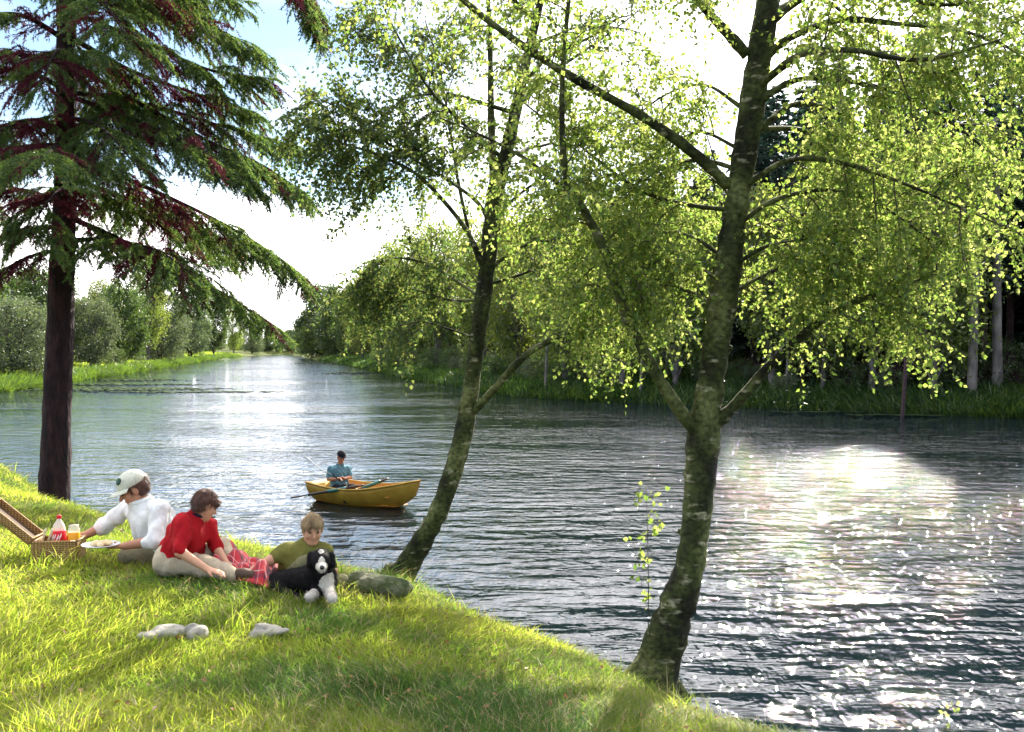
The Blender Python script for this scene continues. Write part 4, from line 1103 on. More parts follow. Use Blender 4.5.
def hand(S, w, d, n, s=1.0, curl=.5, side=1):
    """palm, four fingers of different lengths bent towards n, thumb leaving the side of the palm"""
    d = unit(d); n = unit(np.asarray(n, float) - d * np.dot(n, d)); x = np.cross(d, n) * side
    for o in (-.026, -.009, .009, .026): S.cone(w + x * o * .6 * s, w + d * .082 * s + x * o * s, .014 * s, .012 * s, .012)
    for o, L in ((-.029, .058), (-.010, .074), (.010, .080), (.029, .070)):
        p = w + d * .085 * s + x * o * s; dd = d; 
        for j, f in enumerate((.45, .32, .23)):
            a = curl * (.5 + .5 * j); dd = unit(dd * math.cos(a) + n * math.sin(a)); n2 = unit(np.cross(np.cross(dd, n), dd))
            q = p + dd * L * f * s; S.cone(p, q, (.0098 - .0008 * j) * s, (.0092 - .0008 * j) * s, .004); p = q
    p = w + d * .025 * s + x * .024 * s; q = p + unit(d * .65 + x * .65 + n * .25) * .036 * s; r = q + unit(d * .85 + x * .15 + n * .45) * .03 * s
    S.cone(p, q, .013 * s, .011 * s, .012); S.cone(q, r, .0105 * s, .009 * s, .004)

def strands(ho, M, seed, s):
    me = ho.data; r = np.random.default_rng(seed); n = 5200
    c = np.zeros(len(me.polygons) * 3); me.polygons.foreach_get('center', c); c = c.reshape(-1, 3)
    nl = np.zeros(len(c) * 3); me.polygons.foreach_get('normal', nl); nl = nl.reshape(-1, 3)
    k = r.integers(0, len(c), n); N = nl[k]; dn = -M[:, 2] * .8 + M[:, 1] * .25; d = dn - N * (N @ dn)[:, None]
    d = unit(unit(d) + N * .22 + r.normal(size=(n, 3)) * .28); p = c[k] - N * .002; sv = unit(np.cross(d, N)) * .0010
    v = np.stack([p - sv, p + sv, p + d * .038 * s * (.5 + r.random((n, 1)))], 1).reshape(-1, 3)
    link('lock', np_mesh('lock', v, np.arange(len(v)).reshape(-1, 3), None, list(me.materials)), ho)

def person(label, J, s, face, up, skin, hairm, shirtm, legm, hands, sleeve=.95, footm=None, foot=None, hair=True, hat=None, collar=None, seed=1, hairlen=.0, base=None, fringe=True):
    """J: joints in world space (hip, chest, neck, head, shoulder/elbow/hand/knee/ankle of each side)"""
    e = empty('person', base if base is not None else J['hip'] * np.array([1, 1, 0]) + np.array([0, 0, Hs(*J['hip'][:2])]), label, 'person')
    A = {k: np.asarray(v, float) for k, v in J.items()}
    ax = unit(A['sl'] - A['sr'])
    hw = .085 * s
    hl, hr = A['hip'] + ax * hw, A['hip'] - ax * hw
    B = Solid()
    def torso(S, g):
        S.cone(A['hip'], A['chest'], .118 * s + g, .125 * s + g, .05)
        for h_, sh in ((hl, A['sl']), (hr, A['sr'])):
            S.cone(h_, A['chest'] + (sh - A['chest']) * .45, .10 * s + g, .085 * s + g, .05); S.cone(A['chest'], sh, .085 * s + g * .8, .050 * s + g * .5, .05)
        S.cone(A['chest'], A['neck'], .105 * s + g, .062 * s + g, .04)
    torso(B, 0)
    M = frame(face, up)
    hc = A['head']
    B.cone(A['neck'], hc - M[:, 2] * .055 * s - M[:, 1] * .01 * s, .056 * s, .05 * s, .03)
    w = head_solid(B, hc, M, s)
    for q, hp in (('l', hl), ('r', hr)):
        B.cone(A['s' + q], A['e' + q], .052 * s, .041 * s, .03); B.cone(A['e' + q], A['h' + q], .042 * s, .027 * s, .02)
        B.cone(hp, A['k' + q], .086 * s, .058 * s, .04); B.cone(A['k' + q], A['a' + q], .058 * s, .036 * s, .03)
    for q in 'lr':
        d, n, c = hands[q]; hand(B, A['h' + q], d, n, s, c, 1 if q == 'l' else -1)
    body = B.build('body', skin, e, .0065)
    T = Solid(); torso(T, .020)
    for q in 'lr':
        el = A['s' + q] + (A['e' + q] - A['s' + q]) * min(sleeve, 1)
        T.cone(A['s' + q], el, .058 * s + .009, .050 * s + .010, .03)
        if sleeve > 1:
            cu = A['e' + q] + (A['h' + q] - A['e' + q]) * (sleeve - 1); T.cone(el, cu, .046 * s + .010, .044 * s + .008, .02)
    cn = unit(hc - A['neck'])
    nk = A['neck'] + unit(A['neck'] - A['chest']) * .012
    T.ell(nk + cn * .05, np.array([.068, .068, .06]) * s, None, .01, op='s')
    T.build('shirt', shirtm, e, .0075, (.009, 38, seed))
    if collar is not None:
        m = MB(); a = np.linspace(.5, 5.8, 14)[:, None]
        F_ = frame(M[:, 1] * np.array([1, 1, 0]), (0, 0, 1))
        ring = nk + F_[:, 0] * np.sin(a) * .072 * s + F_[:, 1] * np.cos(a) * .072 * s + np.array([0, 0, 1]) * (.012 - .02 * np.cos(a)) * s
        m.tube(ring, .016 * s, 6); m.build('collar', collar, e)
    Lg = Solid(); Lg.cone(hl, hr, .118 * s + .012, None, .04)
    for q, hp in (('l', hl), ('r', hr)):
        Lg.cone(hp, A['k' + q], .094 * s + .014, .068 * s + .012, .04); Lg.cone(A['k' + q], A['a' + q], .068 * s + .012, .05 * s + .010, .03)
    Lg.build('trousers', legm, e, .008, (.009, 34, seed + 3))
    if footm is not None:
        for q in 'lr':
            f = unit(foot[q]); F_ = Solid(); F_.cone(A['a' + q] - f * .04 * s, A['a' + q] + f * .09 * s, .046 * s, .042 * s, .03); F_.cone(A['a' + q] + f * .09 * s, A['a' + q] + f * .16 * s, .042 * s, .034 * s, .03)
            F_.build('shoe', footm, e, .008)
    for q in (-1, 1):
        ey = Solid(); ey.ball(w(q * .031, .0800, .008), .0098 * s); ey.build('eye', M_EYE, e, .004)
    if hair:
        Hh = Solid(); Hh.ell(w(0, -.020, .044), np.array([.082, .100, .083]) * s, M, .01); Hh.ell(w(0, -.045, .0 - hairlen), np.array([.078, .070, .075]) * s, M, .03)
        if fringe: Hh.cone(w(-.05, .066, .060), w(.052, .066, .052), .020 * s, None, .03)
        Hh.ell(w(0, .115, -.03), np.array([.066, .075, .088]) * s, M, .012, op='s')
        Hh.cut(w(0, 0, -.075 - hairlen), -M[:, 2])
        ho = Hh.build('hair', hairm, e, .006, (.006, 95, seed + 9)); strands(ho, M, seed, s)
    return e, w, M, A

# ------------------------------------------------------------------ the picnickers
DM = G(158, 562)[1]; DR = G(186, 576)[1]; DO = G(300, 592)[1]
p_ = lambda px, py, d: P(px, py, d)
M_HAIRB = pmat('brown_hair', [(.035, .012, .008), (.10, .035, .018)], 14, .55, .006, 60, stretch=(1, 1, .3), spec=.4)
M_HAIRF = pmat('fair_hair', [(.13, .08, .035), (.36, .25, .12)], 14, .55, .006, 60, stretch=(1, 1, .3), spec=.4)
M_WHITE = cloth('white_cotton', (.78, .78, .78)); M_KHAKI = cloth('khaki_cotton', (.21, .18, .11)); M_RED = cloth('red_cotton', (.36, .008, .014))
M_CREAM = cloth('cream_cotton', (.48, .40, .29)); M_OLIVE = cloth('olive_cotton', (.15, .145, .035)); M_DOLIVE = cloth('grey_green_cotton', (.16, .15, .08))
M_NAVY = cloth('navy_cotton', (.015, .012, .03)); M_SHOE = pmat('brown_leather', [(.05, .028, .018), (.09, .05, .03)], 20, .5)

JM = dict(hip=p_(166, 551, DM), chest=p_(154, 520, DM - .02), neck=p_(141, 503, DM - .02), head=p_(133.5, 489.5, DM - .04),
          sl=p_(160, 509.5, DM - .19), el=p_(154, 541, DM - .30), hl=p_(124, 546, DM - .34), sr=p_(128, 507, DM + .15), er=p_(104, 526, DM + .16), hr=p_(84, 536, DM + .06),
          kl=p_(131, 557, DM - .12), al=p_(166, 562, DM + .22), kr=p_(138, 556, DM + .25), ar=p_(176, 560, DM + .42))
eM, wM, fM, AM = person('person in white shirt and pale cap reaching towards the wicker basket', JM, 1.04, (-.80, -.34, -.46), (0, 0, 1), M_SKIN2, M_HAIRB, M_WHITE, M_KHAKI,
    dict(l=((-1, -.1, -.05), (.1, .1, 1), .35), r=((-.9, -.3, -.15), (.2, -.9, -.2), .7)), sleeve=1.22, footm=M_SHOE, foot=dict(l=(1, .1, 0), r=(1, .2, 0)), collar=M_WHITE, seed=5, fringe=False)
# baseball cap
cp = Solid(); s = 1.06
M_CAP = cloth('cap_cotton', (.60, .60, .50))
cp.ell(wM(0, -.014, .050), np.array([.090, .108, .090]) * s, fM, .01); cp.cut(wM(0, 0, .036), -fM[:, 2])
cap = cp.build('cap', M_CAP, eM, .006)
br = MB(); a = np.linspace(-1.25, 1.25, 15)
for zz_, sgn in ((.046, 1), (.040, -1)): pass
vt = []; 
for r_i in (.088, .125, .165):
    for t in a:
        vt.append(wM(math.sin(t) * (.088 + (r_i - .088) * .55), -.010 + math.cos(t) * (.100 + (r_i - .088) * 1.05), .047 - (r_i - .088) * .16 - .010 * math.sin(t) ** 2 * (r_i / .165)))
vt = np.array(vt); th = fM[:, 2] * -.006
k = len(a); q = [(i * k + j, i * k + j + 1, (i + 1) * k + j + 1, (i + 1) * k + j) for i in range(2) for j in range(k - 1)]
N_ = len(vt); q2 = [tuple(N_ + x for x in reversed(f)) for f in q]
rim = [(2 * k + j, 2 * k + j + 1, N_ + 2 * k + j + 1, N_ + 2 * k + j) for j in range(k - 1)] + [(0, k, N_ + k, N_), (k, 2 * k, N_ + 2 * k, N_ + k), (2 * k - 1, k - 1, N_ + k - 1, N_ + 2 * k - 1), (3 * k - 1, 2 * k - 1, N_ + 2 * k - 1, N_ + 3 * k - 1)]
br.add(np.vstack([vt, vt + th]), None, q + q2 + rim, 0); br.build('brim', M_CAP, cap)
bd = MB(); bl_ = unit(np.array([-.42, .66, .62])); bc = wM(*(np.array([0, -.014, .050]) + np.array([.090, .108, .090]) * bl_)); bn = unit(fM @ (bl_ / np.array([.090, .108, .090]))); bx = unit(np.cross(bn, [0, 0, 1.])); by = np.cross(bx, bn)
an = np.linspace(0, 2 * math.pi, 20, endpoint=False)
disc = lambda r, o: np.array([bc + bn * o + bx * math.cos(t) * r + by * math.sin(t) * r for t in an])
v = np.vstack([disc(.027, -.012), disc(.027, .006), disc(.022, .009)]); q = [(j, (j + 1) % 20, 20 + (j + 1) % 20, 20 + j) for j in range(20)] + [(20 + j, 20 + (j + 1) % 20, 40 + (j + 1) % 20, 40 + j) for j in range(20)]
v = np.vstack([v, [bc + bn * .009]]); bd.add(v, [(60, 40 + j, 40 + (j + 1) % 20) for j in range(20)], q, 0)
bd.build('badge', pmat('dark_green_badge', [(.01, .05, .03), (.02, .07, .045)], 40, .6), cap)

JR = dict(hip=p_(176, 562, DR), chest=p_(186, 535, DR - .03), neck=p_(197, 518, DR - .02), head=p_(205.5, 505, DR - .02),
          sr=p_(183, 524, DR - .15), er=p_(180, 552, DR - .25), hr=p_(207, 569, DR - .30), sl=p_(208, 527, DR + .10), el=p_(216, 548, DR + .08), hl=p_(226, 563, DR - .02),
          kr=p_(203, 566, DR - .10), ar=p_(233, 574, DR - .18), kl=p_(221, 549, DR + .20), al=p_(236, 566, DR + .12))
eR, wR, fR, AR = person('person with brown hair in red shirt and cream trousers, back half turned, on the grass', JR, .84, (.66, .52, -.50), (0, 0, 1), M_SKIN, M_HAIRB, M_RED, M_CREAM,
    dict(l=((.8, -.2, -.4), (-.2, 0, -1), .4), r=((.95, -.15, -.22), (.1, .1, -1), .25)), sleeve=.95, footm=M_SHOE, foot=dict(l=(1, -.2, -.1), r=(1, -.1, 0)), collar=M_NAVY, seed=15, hairlen=.01)

DO += .22
JO = dict(hip=p_(299, 582, DO + .05), chest=p_(304, 560, DO), neck=p_(309, 546, DO - .02), head=p_(312.5, 529.5, DO - .07),
          sr=p_(287, 550, DO + .0), er=p_(271, 560, DO - .06), hr=p_(251, 571, DO - .16), sl=p_(324, 550, DO - .04), el=p_(332, 571, DO - .06), hl=p_(320, 583, DO - .14),
          kr=p_(306, 566, DO - .20), ar=p_(325, 590, DO - .10), kl=p_(338, 585, DO + .10), al=p_(318, 590, DO + .25))
eO, wO, fO, AO = person('fair haired person in olive T-shirt leaning on one arm behind the dog', JO, .84, (.30, -.84, -.24), (0.05, 0, 1), M_SKIN, M_HAIRF, M_OLIVE, M_DOLIVE,
    dict(l=((-.7, -.3, -.4), (0, .3, -1), .5), r=((-.95, -.15, -.28), (.1, 0, -1), .2)), sleeve=.62, footm=M_SHOE, foot=dict(l=(1, -.3, 0), r=(.2, -1, 0)), collar=M_OLIVE, seed=25)

# ------------------------------------------------------------------ the dog
DD = G(312, 603)[1] - .05
M_BLK = pmat('black_fur', [(.003, .003, .004), (.010, .009, .010)], 30, .8, .004, 90, spec=.12); M_WFUR = pmat('white_fur', [(.42, .38, .33), (.60, .56, .50)], 30, .75, .004, 90, spec=.2)
M_NOSE = pmat('dog_nose', [(.008, .007, .008), (.015, .013, .014)], 30, .25, spec=.6)
dg = empty('dog', G(305, 598), 'black and white sheepdog lying on the grass before the fair haired person', 'dog')
q_ = lambda px, py, o: P(px, py, DD + o)
D = Solid()
D.cone(q_(283, 584, .34), q_(318, 578, .16), .092, .095, .05)
D.ell(q_(277, 586, .31), (.10, .13, .085), None, .04)
D.cone(q_(272, 590, .22), q_(290, 595, .10), .045, .028, .03); D.cone(q_(290, 595, .10), q_(298, 597, .06), .028, .024, .02)
D.cone(q_(318, 579, .12), q_(321, 566, .06), .10, .075, .04)
D.ell(q_(326, 581, .045), (.044, .046, .072), None, .03, 1); D.ell(q_(331.5, 579, .10), (.034, .05, .072), None, .03, 0)
D.cone(q_(321, 559, .02), q_(321.3, 561, -.02), .068, .06, .02)
D.cone(q_(321.4, 565, -.03), q_(322, 568.5, -.125), .038, .027, .02, 1)
D.cone(q_(321, 551.5, -.015), q_(321.6, 561, -.068), .016, .020, .006, 1)
for px, py, sx_ in ((311.5, 555, -1), (330.5, 555.5, 1)):
    D.cone(q_(px, py, .03), q_(px + sx_ * 2.2, py + 9.5, .0), .026, .020, .012)
D.cone(q_(319, 587, .08), q_(314, 594, -.02), .042, .030, .03, 0); D.cone(q_(314, 594, -.02), q_(309, 596.5, -.14), .030, .027, .02, 1)
D.cone(q_(328, 587, .07), q_(330, 594, -.04), .034, .028, .03, 1); D.cone(q_(330, 594, -.04), q_(332, 598, -.17), .030, .028, .02, 1)
D.cone(q_(270, 587, .42), q_(255, 592, .30), .04, .035, .03); D.cone(q_(255, 592, .30), q_(252, 596, .18), .035, .02, .02, 1)
bo = D.build('body', [M_BLK, M_WFUR], dg, .0065)
for name, c, r, m in (('nose', q_(322.2, 567.4, -.152), .0155, M_NOSE), ('eye', q_(317.6, 558.8, -.048), .0095, M_EYE), ('eye', q_(325.4, 559.2, -.048), .0095, M_EYE)):
    x = Solid(); x.ball(c, r); x.build(name, m, dg, .004)
def fur(parent, me, n, ln, w, mats, seed):
    r = np.random.default_rng(seed); pl = np.zeros(len(me.polygons) * 3); me.polygons.foreach_get('center', pl); pl = pl.reshape(-1, 3)
    nl = np.zeros(len(pl) * 3); me.polygons.foreach_get('normal', nl); nl = nl.reshape(-1, 3)
    mi = np.zeros(len(pl), np.int32); me.polygons.foreach_get('material_index', mi)
    k = r.integers(0, len(pl), n); keep = np.linalg.norm(pl[k] - q_(322, 564, -.07), axis=1) > .075; k = k[keep]; n = len(k)
    p = pl[k] - nl[k] * .004; d = unit(nl[k] * .55 + np.array([.1, 0, -.55]) + r.normal(size=(n, 3)) * .3); l = ln * (.5 + r.random((n, 1)))
    sd_v = unit(np.cross(d, r.normal(size=(n, 3)))) * w
    v = np.stack([p - sd_v, p + sd_v, p + d * l], 1).reshape(-1, 3)
    link('fur', np_mesh('fur', v, np.arange(len(v)).reshape(-1, 3), None, mats, mi[k]), parent)
fur(dg, bo.data, 16000, .017, .0017, [M_BLK, M_WFUR], 3)

# ================================================================== boat, angler, oars, rod
M_HULL = pmat('ochre_paint', [(.32, .18, .022), (.46, .28, .04)], 5, .55, .004, 12, spec=.3, detail=8)
M_INNER = pmat('orange_varnish', [(.40, .17, .03), (.55, .26, .05)], 5, .5, stretch=(1, 6, 1)); M_OAR = pmat('dark_oar_wood', [(.02, .016, .014), (.04, .03, .025)], 8, .5)
BL = 2.55; BY = R(-31)
bpos = P(367, 503, 21.0); bpos[2] = 0
boat = empty('rowing_boat', bpos, 'small ochre yellow rowing boat with raised bow, afloat on the lake', 'boat')
RB = rotz(BY)
bw = lambda x, y, z: bpos + RB @ np.array([x, y, z])
def bcurve(xs, ys):
    c = spline([(a, b, 0) for a, b in zip(xs, ys)], 10); return lambda t: np.interp(t, c[:, 0], c[:, 1])
fb = bcurve([0, .25, .5, .75, .9, 1], [.42, .53, .56, .44, .23, .02]); fsh = bcurve([0, .3, .55, .8, 1], [.41, .35, .36, .46, .58]); fk = bcurve([0, .2, .5, .75, .9, 1], [-.02, -.10, -.12, -.05, .09, .26])
def hull(off, ns=30, nu=18):
    V = []
    for t in np.linspace(0, 1, ns):
        b = max(fb(t) - off, .004); zk = fk(t) + off * 1.2; zs = fsh(t)
        for u in np.linspace(-1, 1, nu):
            ph = abs(u) * math.pi / 2; yy = math.copysign(b * math.sin(ph) ** .85, u); z = zk + (zs - zk) * (1 - math.cos(ph)) ** .92
            lap = .006 * (abs(u) * 5 % 1) if off == 0 else 0
            xx = -BL / 2 + BL * t + .10 * (t ** 3) * ((z - zk) / (zs - zk + 1e-6)) - .06 * (1 - t) ** 3 * ((z - zk) / (zs - zk + 1e-6)) + (off if t < .02 else 0)
            V.append(bw(xx, yy + math.copysign(lap, u), z))
    return np.array(V)
ns, nu = 30, 18
Vo, Vi = hull(0), hull(.022)
idx = np.arange(ns * nu).reshape(ns, nu)
qo = [(idx[i, j], idx[i, j + 1], idx[i + 1, j + 1], idx[i + 1, j]) for i in range(ns - 1) for j in range(nu - 1)]
o = ns * nu; qi = [tuple(o + x for x in reversed(f)) for f in qo]
rim = [(idx[i, 0], idx[i + 1, 0], o + idx[i + 1, 0], o + idx[i, 0]) for i in range(ns - 1)] + [(idx[i + 1, -1], idx[i, -1], o + idx[i, -1], o + idx[i + 1, -1]) for i in range(ns - 1)]
hb = MB(); hb.add(np.vstack([Vo, Vi]), None, qo + rim, 0); hb.add(np.vstack([Vo, Vi]), None, qi, 1); hb.build('hull', [M_HULL, M_INNER], boat)
tr_ = MB(); e0 = Vo[:nu]; c0 = e0.mean(0); inn = e0 + RB @ np.array([.035, 0, 0]); m_ = nu
top = [bw(-BL / 2 - .06, y, fsh(0)) for y in np.linspace(fb(0), -fb(0), 6)[1:-1]]
loop = np.vstack([e0, top]); inn = loop + RB @ np.array([.035, 0, 0]); n_ = len(loop)
tr_.add(np.vstack([loop, inn, [loop.mean(0)], [inn.mean(0)]]), [(2 * n_, (j + 1) % n_, j) for j in range(n_)] + [(2 * n_ + 1, n_ + j, n_ + (j + 1) % n_) for j in range(n_)], [(j, (j + 1) % n_, n_ + (j + 1) % n_, n_ + j) for j in range(n_)], 0)
tr_.build('transom', M_HULL, boat)
for sg in (-1, 1):
    g = MB(); ts = np.linspace(0, 1, 24); g.tube([bw(-BL / 2 + BL * t + .10 * t ** 3 - .06 * (1 - t) ** 3, sg * (fb(t) + .004), fsh(t) + .006) for t in ts], .020, 6); g.build('gunwale', M_HULL, boat)
for x_, nm in ((-.62, 'thwart'), (.12, 'thwart'), (.74, 'thwart')):
    t = (x_ + BL / 2) / BL; g = MB(); g.box(bw(x_, 0, .235), (.20, 2 * fb(t) - .07, .03), RB, bev=.006); g.build(nm, M_INNER, boat)
g = MB()
for y in (-.24, -.08, .08, .24): g.box(bw(-.1, y, .055), (1.7, .15, .018), RB, bev=.004)
g.build('floorboard', M_INNER, boat)
fl = MB(); ts = np.linspace(.03, .86, 14); 
vv = [bw(-BL / 2 + BL * t, s_ * max(.02, fb(t) * .80 - .02), .035) for t in ts for s_ in (-1, 1)]
fl.add(vv, None, [(2 * i, 2 * i + 1, 2 * i + 3, 2 * i + 2) for i in range(13)], 0); fl.build('bilge_panel', M_INNER, boat)
M_IRON = pmat('dark_iron', [(.02, .02, .02), (.05, .045, .04)], 20, .4, metal=.8)
for sg in (-1, 1):
    t = .48; g = MB(); x_ = -BL / 2 + BL * t; b0 = bw(x_, sg * (fb(t) + .004), fsh(t) + .02)
    g.tube([b0, b0 + [0, 0, .05]], .012, 6); 
    for q in (-1, 1): g.tube([b0 + [0, 0, .05], b0 + [0, 0, .07] + RB @ np.array([q * .035, 0, 0]), b0 + [0, 0, .14] + RB @ np.array([q * .045, 0, 0])], .009, 6)
    g.build('rowlock', M_IRON, boat)
def oar(name, label, a, b, bl):
    e = empty(name, (np.asarray(a) + b) / 2, label, 'oar'); d = unit(np.asarray(b) - a); L_ = np.linalg.norm(np.asarray(b) - a)
    g = MB(); g.tube([a, a + d * .12, a + d * .14, a + d * (L_ - bl)], [.018, .018, .032, .028], 8); g.build('shaft', M_OAR, e)
    g = MB(); s_ = unit(np.cross(d, [0, 0, 1.])); 
    g.tube([a + d * (L_ - bl), a + d * (L_ - bl * .8), a + d * (L_ - bl * .4), b - d * .02, b], [.028, .05, .072, .07, .05], 10, ell=.3); g.build('blade', M_OAR, e)
    g = MB(); g.tube([a + d * .40, a + d * .85], .038, 8); g.build('collar', pmat('teal_sleeve', [(.03, .12, .11), (.05, .18, .16)], 20, .5), e)
oar('oar', 'dark oar trailing over the near side of the boat, blade touching the water', P(364, 485.2, 20.5), P(291, 497.8, 21.05), .42)
oar('oar', 'dark oar stowed inside the boat with its end above the far side', bw(-.75, .28, .12), bw(.22, .44, .50), .26)

M_TEAL = cloth('teal_cotton', (.10, .20, .24)); M_DARK = cloth('dark_cotton', (.012, .012, .016))
bp = lambda px, py, o: P(px, py, 21.15 + o)
JF = dict(hip=bp(339, 489, 0), chest=bp(339.5, 473, .0), neck=bp(340, 465, 0), head=bp(341.2, 457.2, -.05),
          sl=bp(347.5, 468.5, .08), el=bp(350.5, 477, .02), hl=bp(344, 478.5, -.20), sr=bp(331, 468.5, -.06), er=bp(328.5, 479, -.14), hr=bp(337.5, 479, -.26),
          kl=bp(352, 487.5, -.22), al=bp(354, 499, -.25), kr=bp(344, 488.5, -.40), ar=bp(346, 500.5, -.42))
eF, wF, fF, AF = person('person in teal shirt and dark hat sitting in the rowing boat', JF, 1.0, (.42, -.72, -.46), (0, 0, 1), M_SKIN2, M_DARK, M_TEAL, M_DARK,
    dict(l=((-.8, -.5, .1), (.3, -.6, -.5), .8), r=((.8, -.5, .1), (0, -.6, -.5), .8)), sleeve=.85, collar=M_TEAL, seed=35, hair=False, base=bp(339, 494, 0))
ht = Solid(); ht.ell(wF(0, -.014, .062), (.088, .106, .080), fF, .01); ht.cut(wF(0, 0, .058), -fF[:, 2]); hat = ht.build('hat', M_DARK, eF, .007)
hb_ = Solid(); hb_.ell(wF(0, .012, .062), (.100, .135, .010), fF, .01); hb_.build('brim', M_DARK, hat, .006)
rd = empty('fishing_rod', AF['hr'], 'thin fishing rod held by the person in the boat', 'fishing rod')
g = MB(); a, b = AF['hr'] + np.array([.07, -.06, -.03]), P(303, 454, 21.3); g.tube([a, a + (b - a) * .22], .011, 6); g.build('grip', M_DARK, rd)
g = MB(); mid = (a + b) / 2 + np.array([0, 0, -.05]); g.tube(spline([a + (b - a) * .2, mid, b], 8), np.linspace(.011, .006, 17), 5); g.build('blank', pmat('grey_rod', [(.16, .16, .16), (.24, .24, .24)], 9, .4), rd)

# ================================================================== picnic things
def wicker():
    m, nt, out = newmat('wicker'); L = nt.links
    tc = nd(nt, 'ShaderNodeTexCoord'); w1 = nd(nt, 'ShaderNodeTexWave', wave_type='BANDS', bands_direction='Z'); w1.inputs['Scale'].default_value = 22; w1.inputs['Distortion'].default_value = 1.5
    w2 = nd(nt, 'ShaderNodeTexWave', wave_type='BANDS', bands_direction='X'); w2.inputs['Scale'].default_value = 14; w2.inputs['Distortion'].default_value = 1
    for w in (w1, w2): L.new(tc.outputs['Object'], w.inputs['Vector'])
    mm = nd(nt, 'ShaderNodeMath', operation='MULTIPLY'); L.new(w1.outputs['Fac'], mm.inputs[0]); L.new(w2.outputs['Fac'], mm.inputs[1])
    rp = ramp(nt, [(0, (.20, .10, .025)), (.5, (.46, .27, .08)), (1, (.60, .40, .15))], mm.outputs[0])
    bs = nd(nt, 'ShaderNodeBsdfPrincipled', i_Roughness=.6); L.new(rp.outputs[0], bs.inputs['Base Color'])
    b = nd(nt, 'ShaderNodeBump'); b.inputs['Distance'].default_value = .008; L.new(mm.outputs[0], b.inputs['Height']); L.new(b.outputs[0], bs.inputs['Normal'])
    L.new(bs.outputs[0], out.inputs[0]); return m
M_WICK = wicker(); M_WDARK = pmat('dark_lining', [(.05, .03, .02), (.10, .055, .03)], 12, .8)
gb = G(58, 562); DB = gb[1]
bk = empty('picnic_basket', gb, 'open wicker picnic basket on the grass with its lid leaning back to the left', 'basket')
ra = rotz(R(5))
c = P(59, 551, DB + .10); zb = gb[2] - .005
def bx_(x, y, z): return np.array([c[0], c[1], zb]) + ra @ np.array([x, y, z])
Wd, Dp, Ht = .31, .22, .145
g = MB()
g.box(bx_(0, -Dp / 2, Ht / 2), (Wd, .018, Ht), ra, bev=.004); g.box(bx_(0, Dp / 2, Ht / 2), (Wd, .018, Ht), ra, bev=.004)
g.box(bx_(-Wd / 2, 0, Ht / 2), (.018, Dp - .022, Ht - .003), ra, bev=.004); g.box(bx_(Wd / 2, 0, Ht / 2), (.018, Dp - .022, Ht - .003), ra, bev=.004)
g.box(bx_(0, 0, .012), (Wd - .03, Dp - .03, .014), ra, 1)
g.build('body', [M_WICK, M_WDARK], bk)
g = MB()
rimp = [bx_(x, y, Ht + .004) for x, y in ((-Wd / 2, -Dp / 2), (Wd / 2, -Dp / 2), (Wd / 2, Dp / 2), (-Wd / 2, Dp / 2), (-Wd / 2, -Dp / 2))]
for a, b in zip(rimp[:-1], rimp[1:]): g.tube([a, b], .012, 7)
g.build('rim', M_WICK, bk)
rl = ra @ roty(R(40))
hinge = bx_(-Wd / 2 - .02, 0, Ht - .01)
lo_ = lambda x, y, z: hinge + rl @ np.array([-x, y, z])
g = MB(); Ll = .42
g.box(lo_(Ll / 2, 0, 0), (Ll, Dp, .016), rl, bev=.004)
for y in (-Dp / 2, Dp / 2): g.box(lo_(Ll / 2, y, .034), (Ll, .016, .05), rl, bev=.004)
for x in (.008, Ll - .008): g.box(lo_(x, 0, .034), (.016, Dp - .02, .046), rl, bev=.004)
lid = g.build('lid', [M_WICK, M_WDARK], bk)
g = MB(); g.box(lo_(Ll / 2, 0, .0125), (Ll - .04, Dp - .03, .008), rl); g.build('lining', M_WDARK, lid)
def lathe(mb, c, prof, n=20, m=0):
    prof = np.array(prof); a = np.arange(n) * 2 * math.pi / n
    v = np.array([[c[0] + r * math.cos(t), c[1] + r * math.sin(t), c[2] + z] for r, z in prof for t in a]); k = len(prof)
    q = [(i * n + j, i * n + (j + 1) % n, (i + 1) * n + (j + 1) % n, (i + 1) * n + j) for i in range(k - 1) for j in range(n)]
    v = np.vstack([v, [[c[0], c[1], c[2] + prof[0, 1]], [c[0], c[1], c[2] + prof[-1, 1]]]])
    t = [(k * n, (j + 1) % n, j) for j in range(n)] + [(k * n + 1, (k - 1) * n + j, (k - 1) * n + (j + 1) % n) for j in range(n)]
    mb.add(v, t, q, m)
def glassmat(name, col, tr=.9):
    m, nt, out = newmat(name); bs = nd(nt, 'ShaderNodeBsdfPrincipled', i_Roughness=.08); bs.inputs['Base Color'].default_value = (*col, 1); bs.inputs['Alpha'].default_value = 1 - tr * .75
    nt.links.new(bs.outputs[0], out.inputs[0]); return m
bt = bx_(-.005, .02, .02); be = empty('drink_bottle', bt, 'plastic drink bottle with red label and red cap standing in the basket', 'bottle')
g = MB(); lathe(g, bt, [(.03, 0), (.044, .008), (.046, .03), (.046, .19), (.044, .215), (.036, .24), (.022, .262), (.015, .275), (.014, .285)]); g.build('bottle', glassmat('clear_plastic', (.80, .88, .80), .75), be)
g = MB(); lathe(g, bt, [(.0465, .105), (.0485, .107), (.0485, .193), (.0465, .195)], 28); lab = g.build('wrapper', pmat('red_wrapper', [(.60, .012, .03), (.66, .02, .04)], 8, .4), be)
g = MB()
for a0, z0, sl in ((-2.35, .118, .9), (-1.95, .122, .9), (-1.55, .115, .9), (-1.15, .125, .9)):
    pts = [bt + np.array([.0492 * math.cos(a0 + t * .32), .0492 * math.sin(a0 + t * .32), z0 + t * .055 + .006 * math.sin(t * 6)]) for t in np.linspace(0, 1, 7)]
    g.tube(pts, np.array([.002, .005, .0065, .006, .0055, .004, .002]), 5)
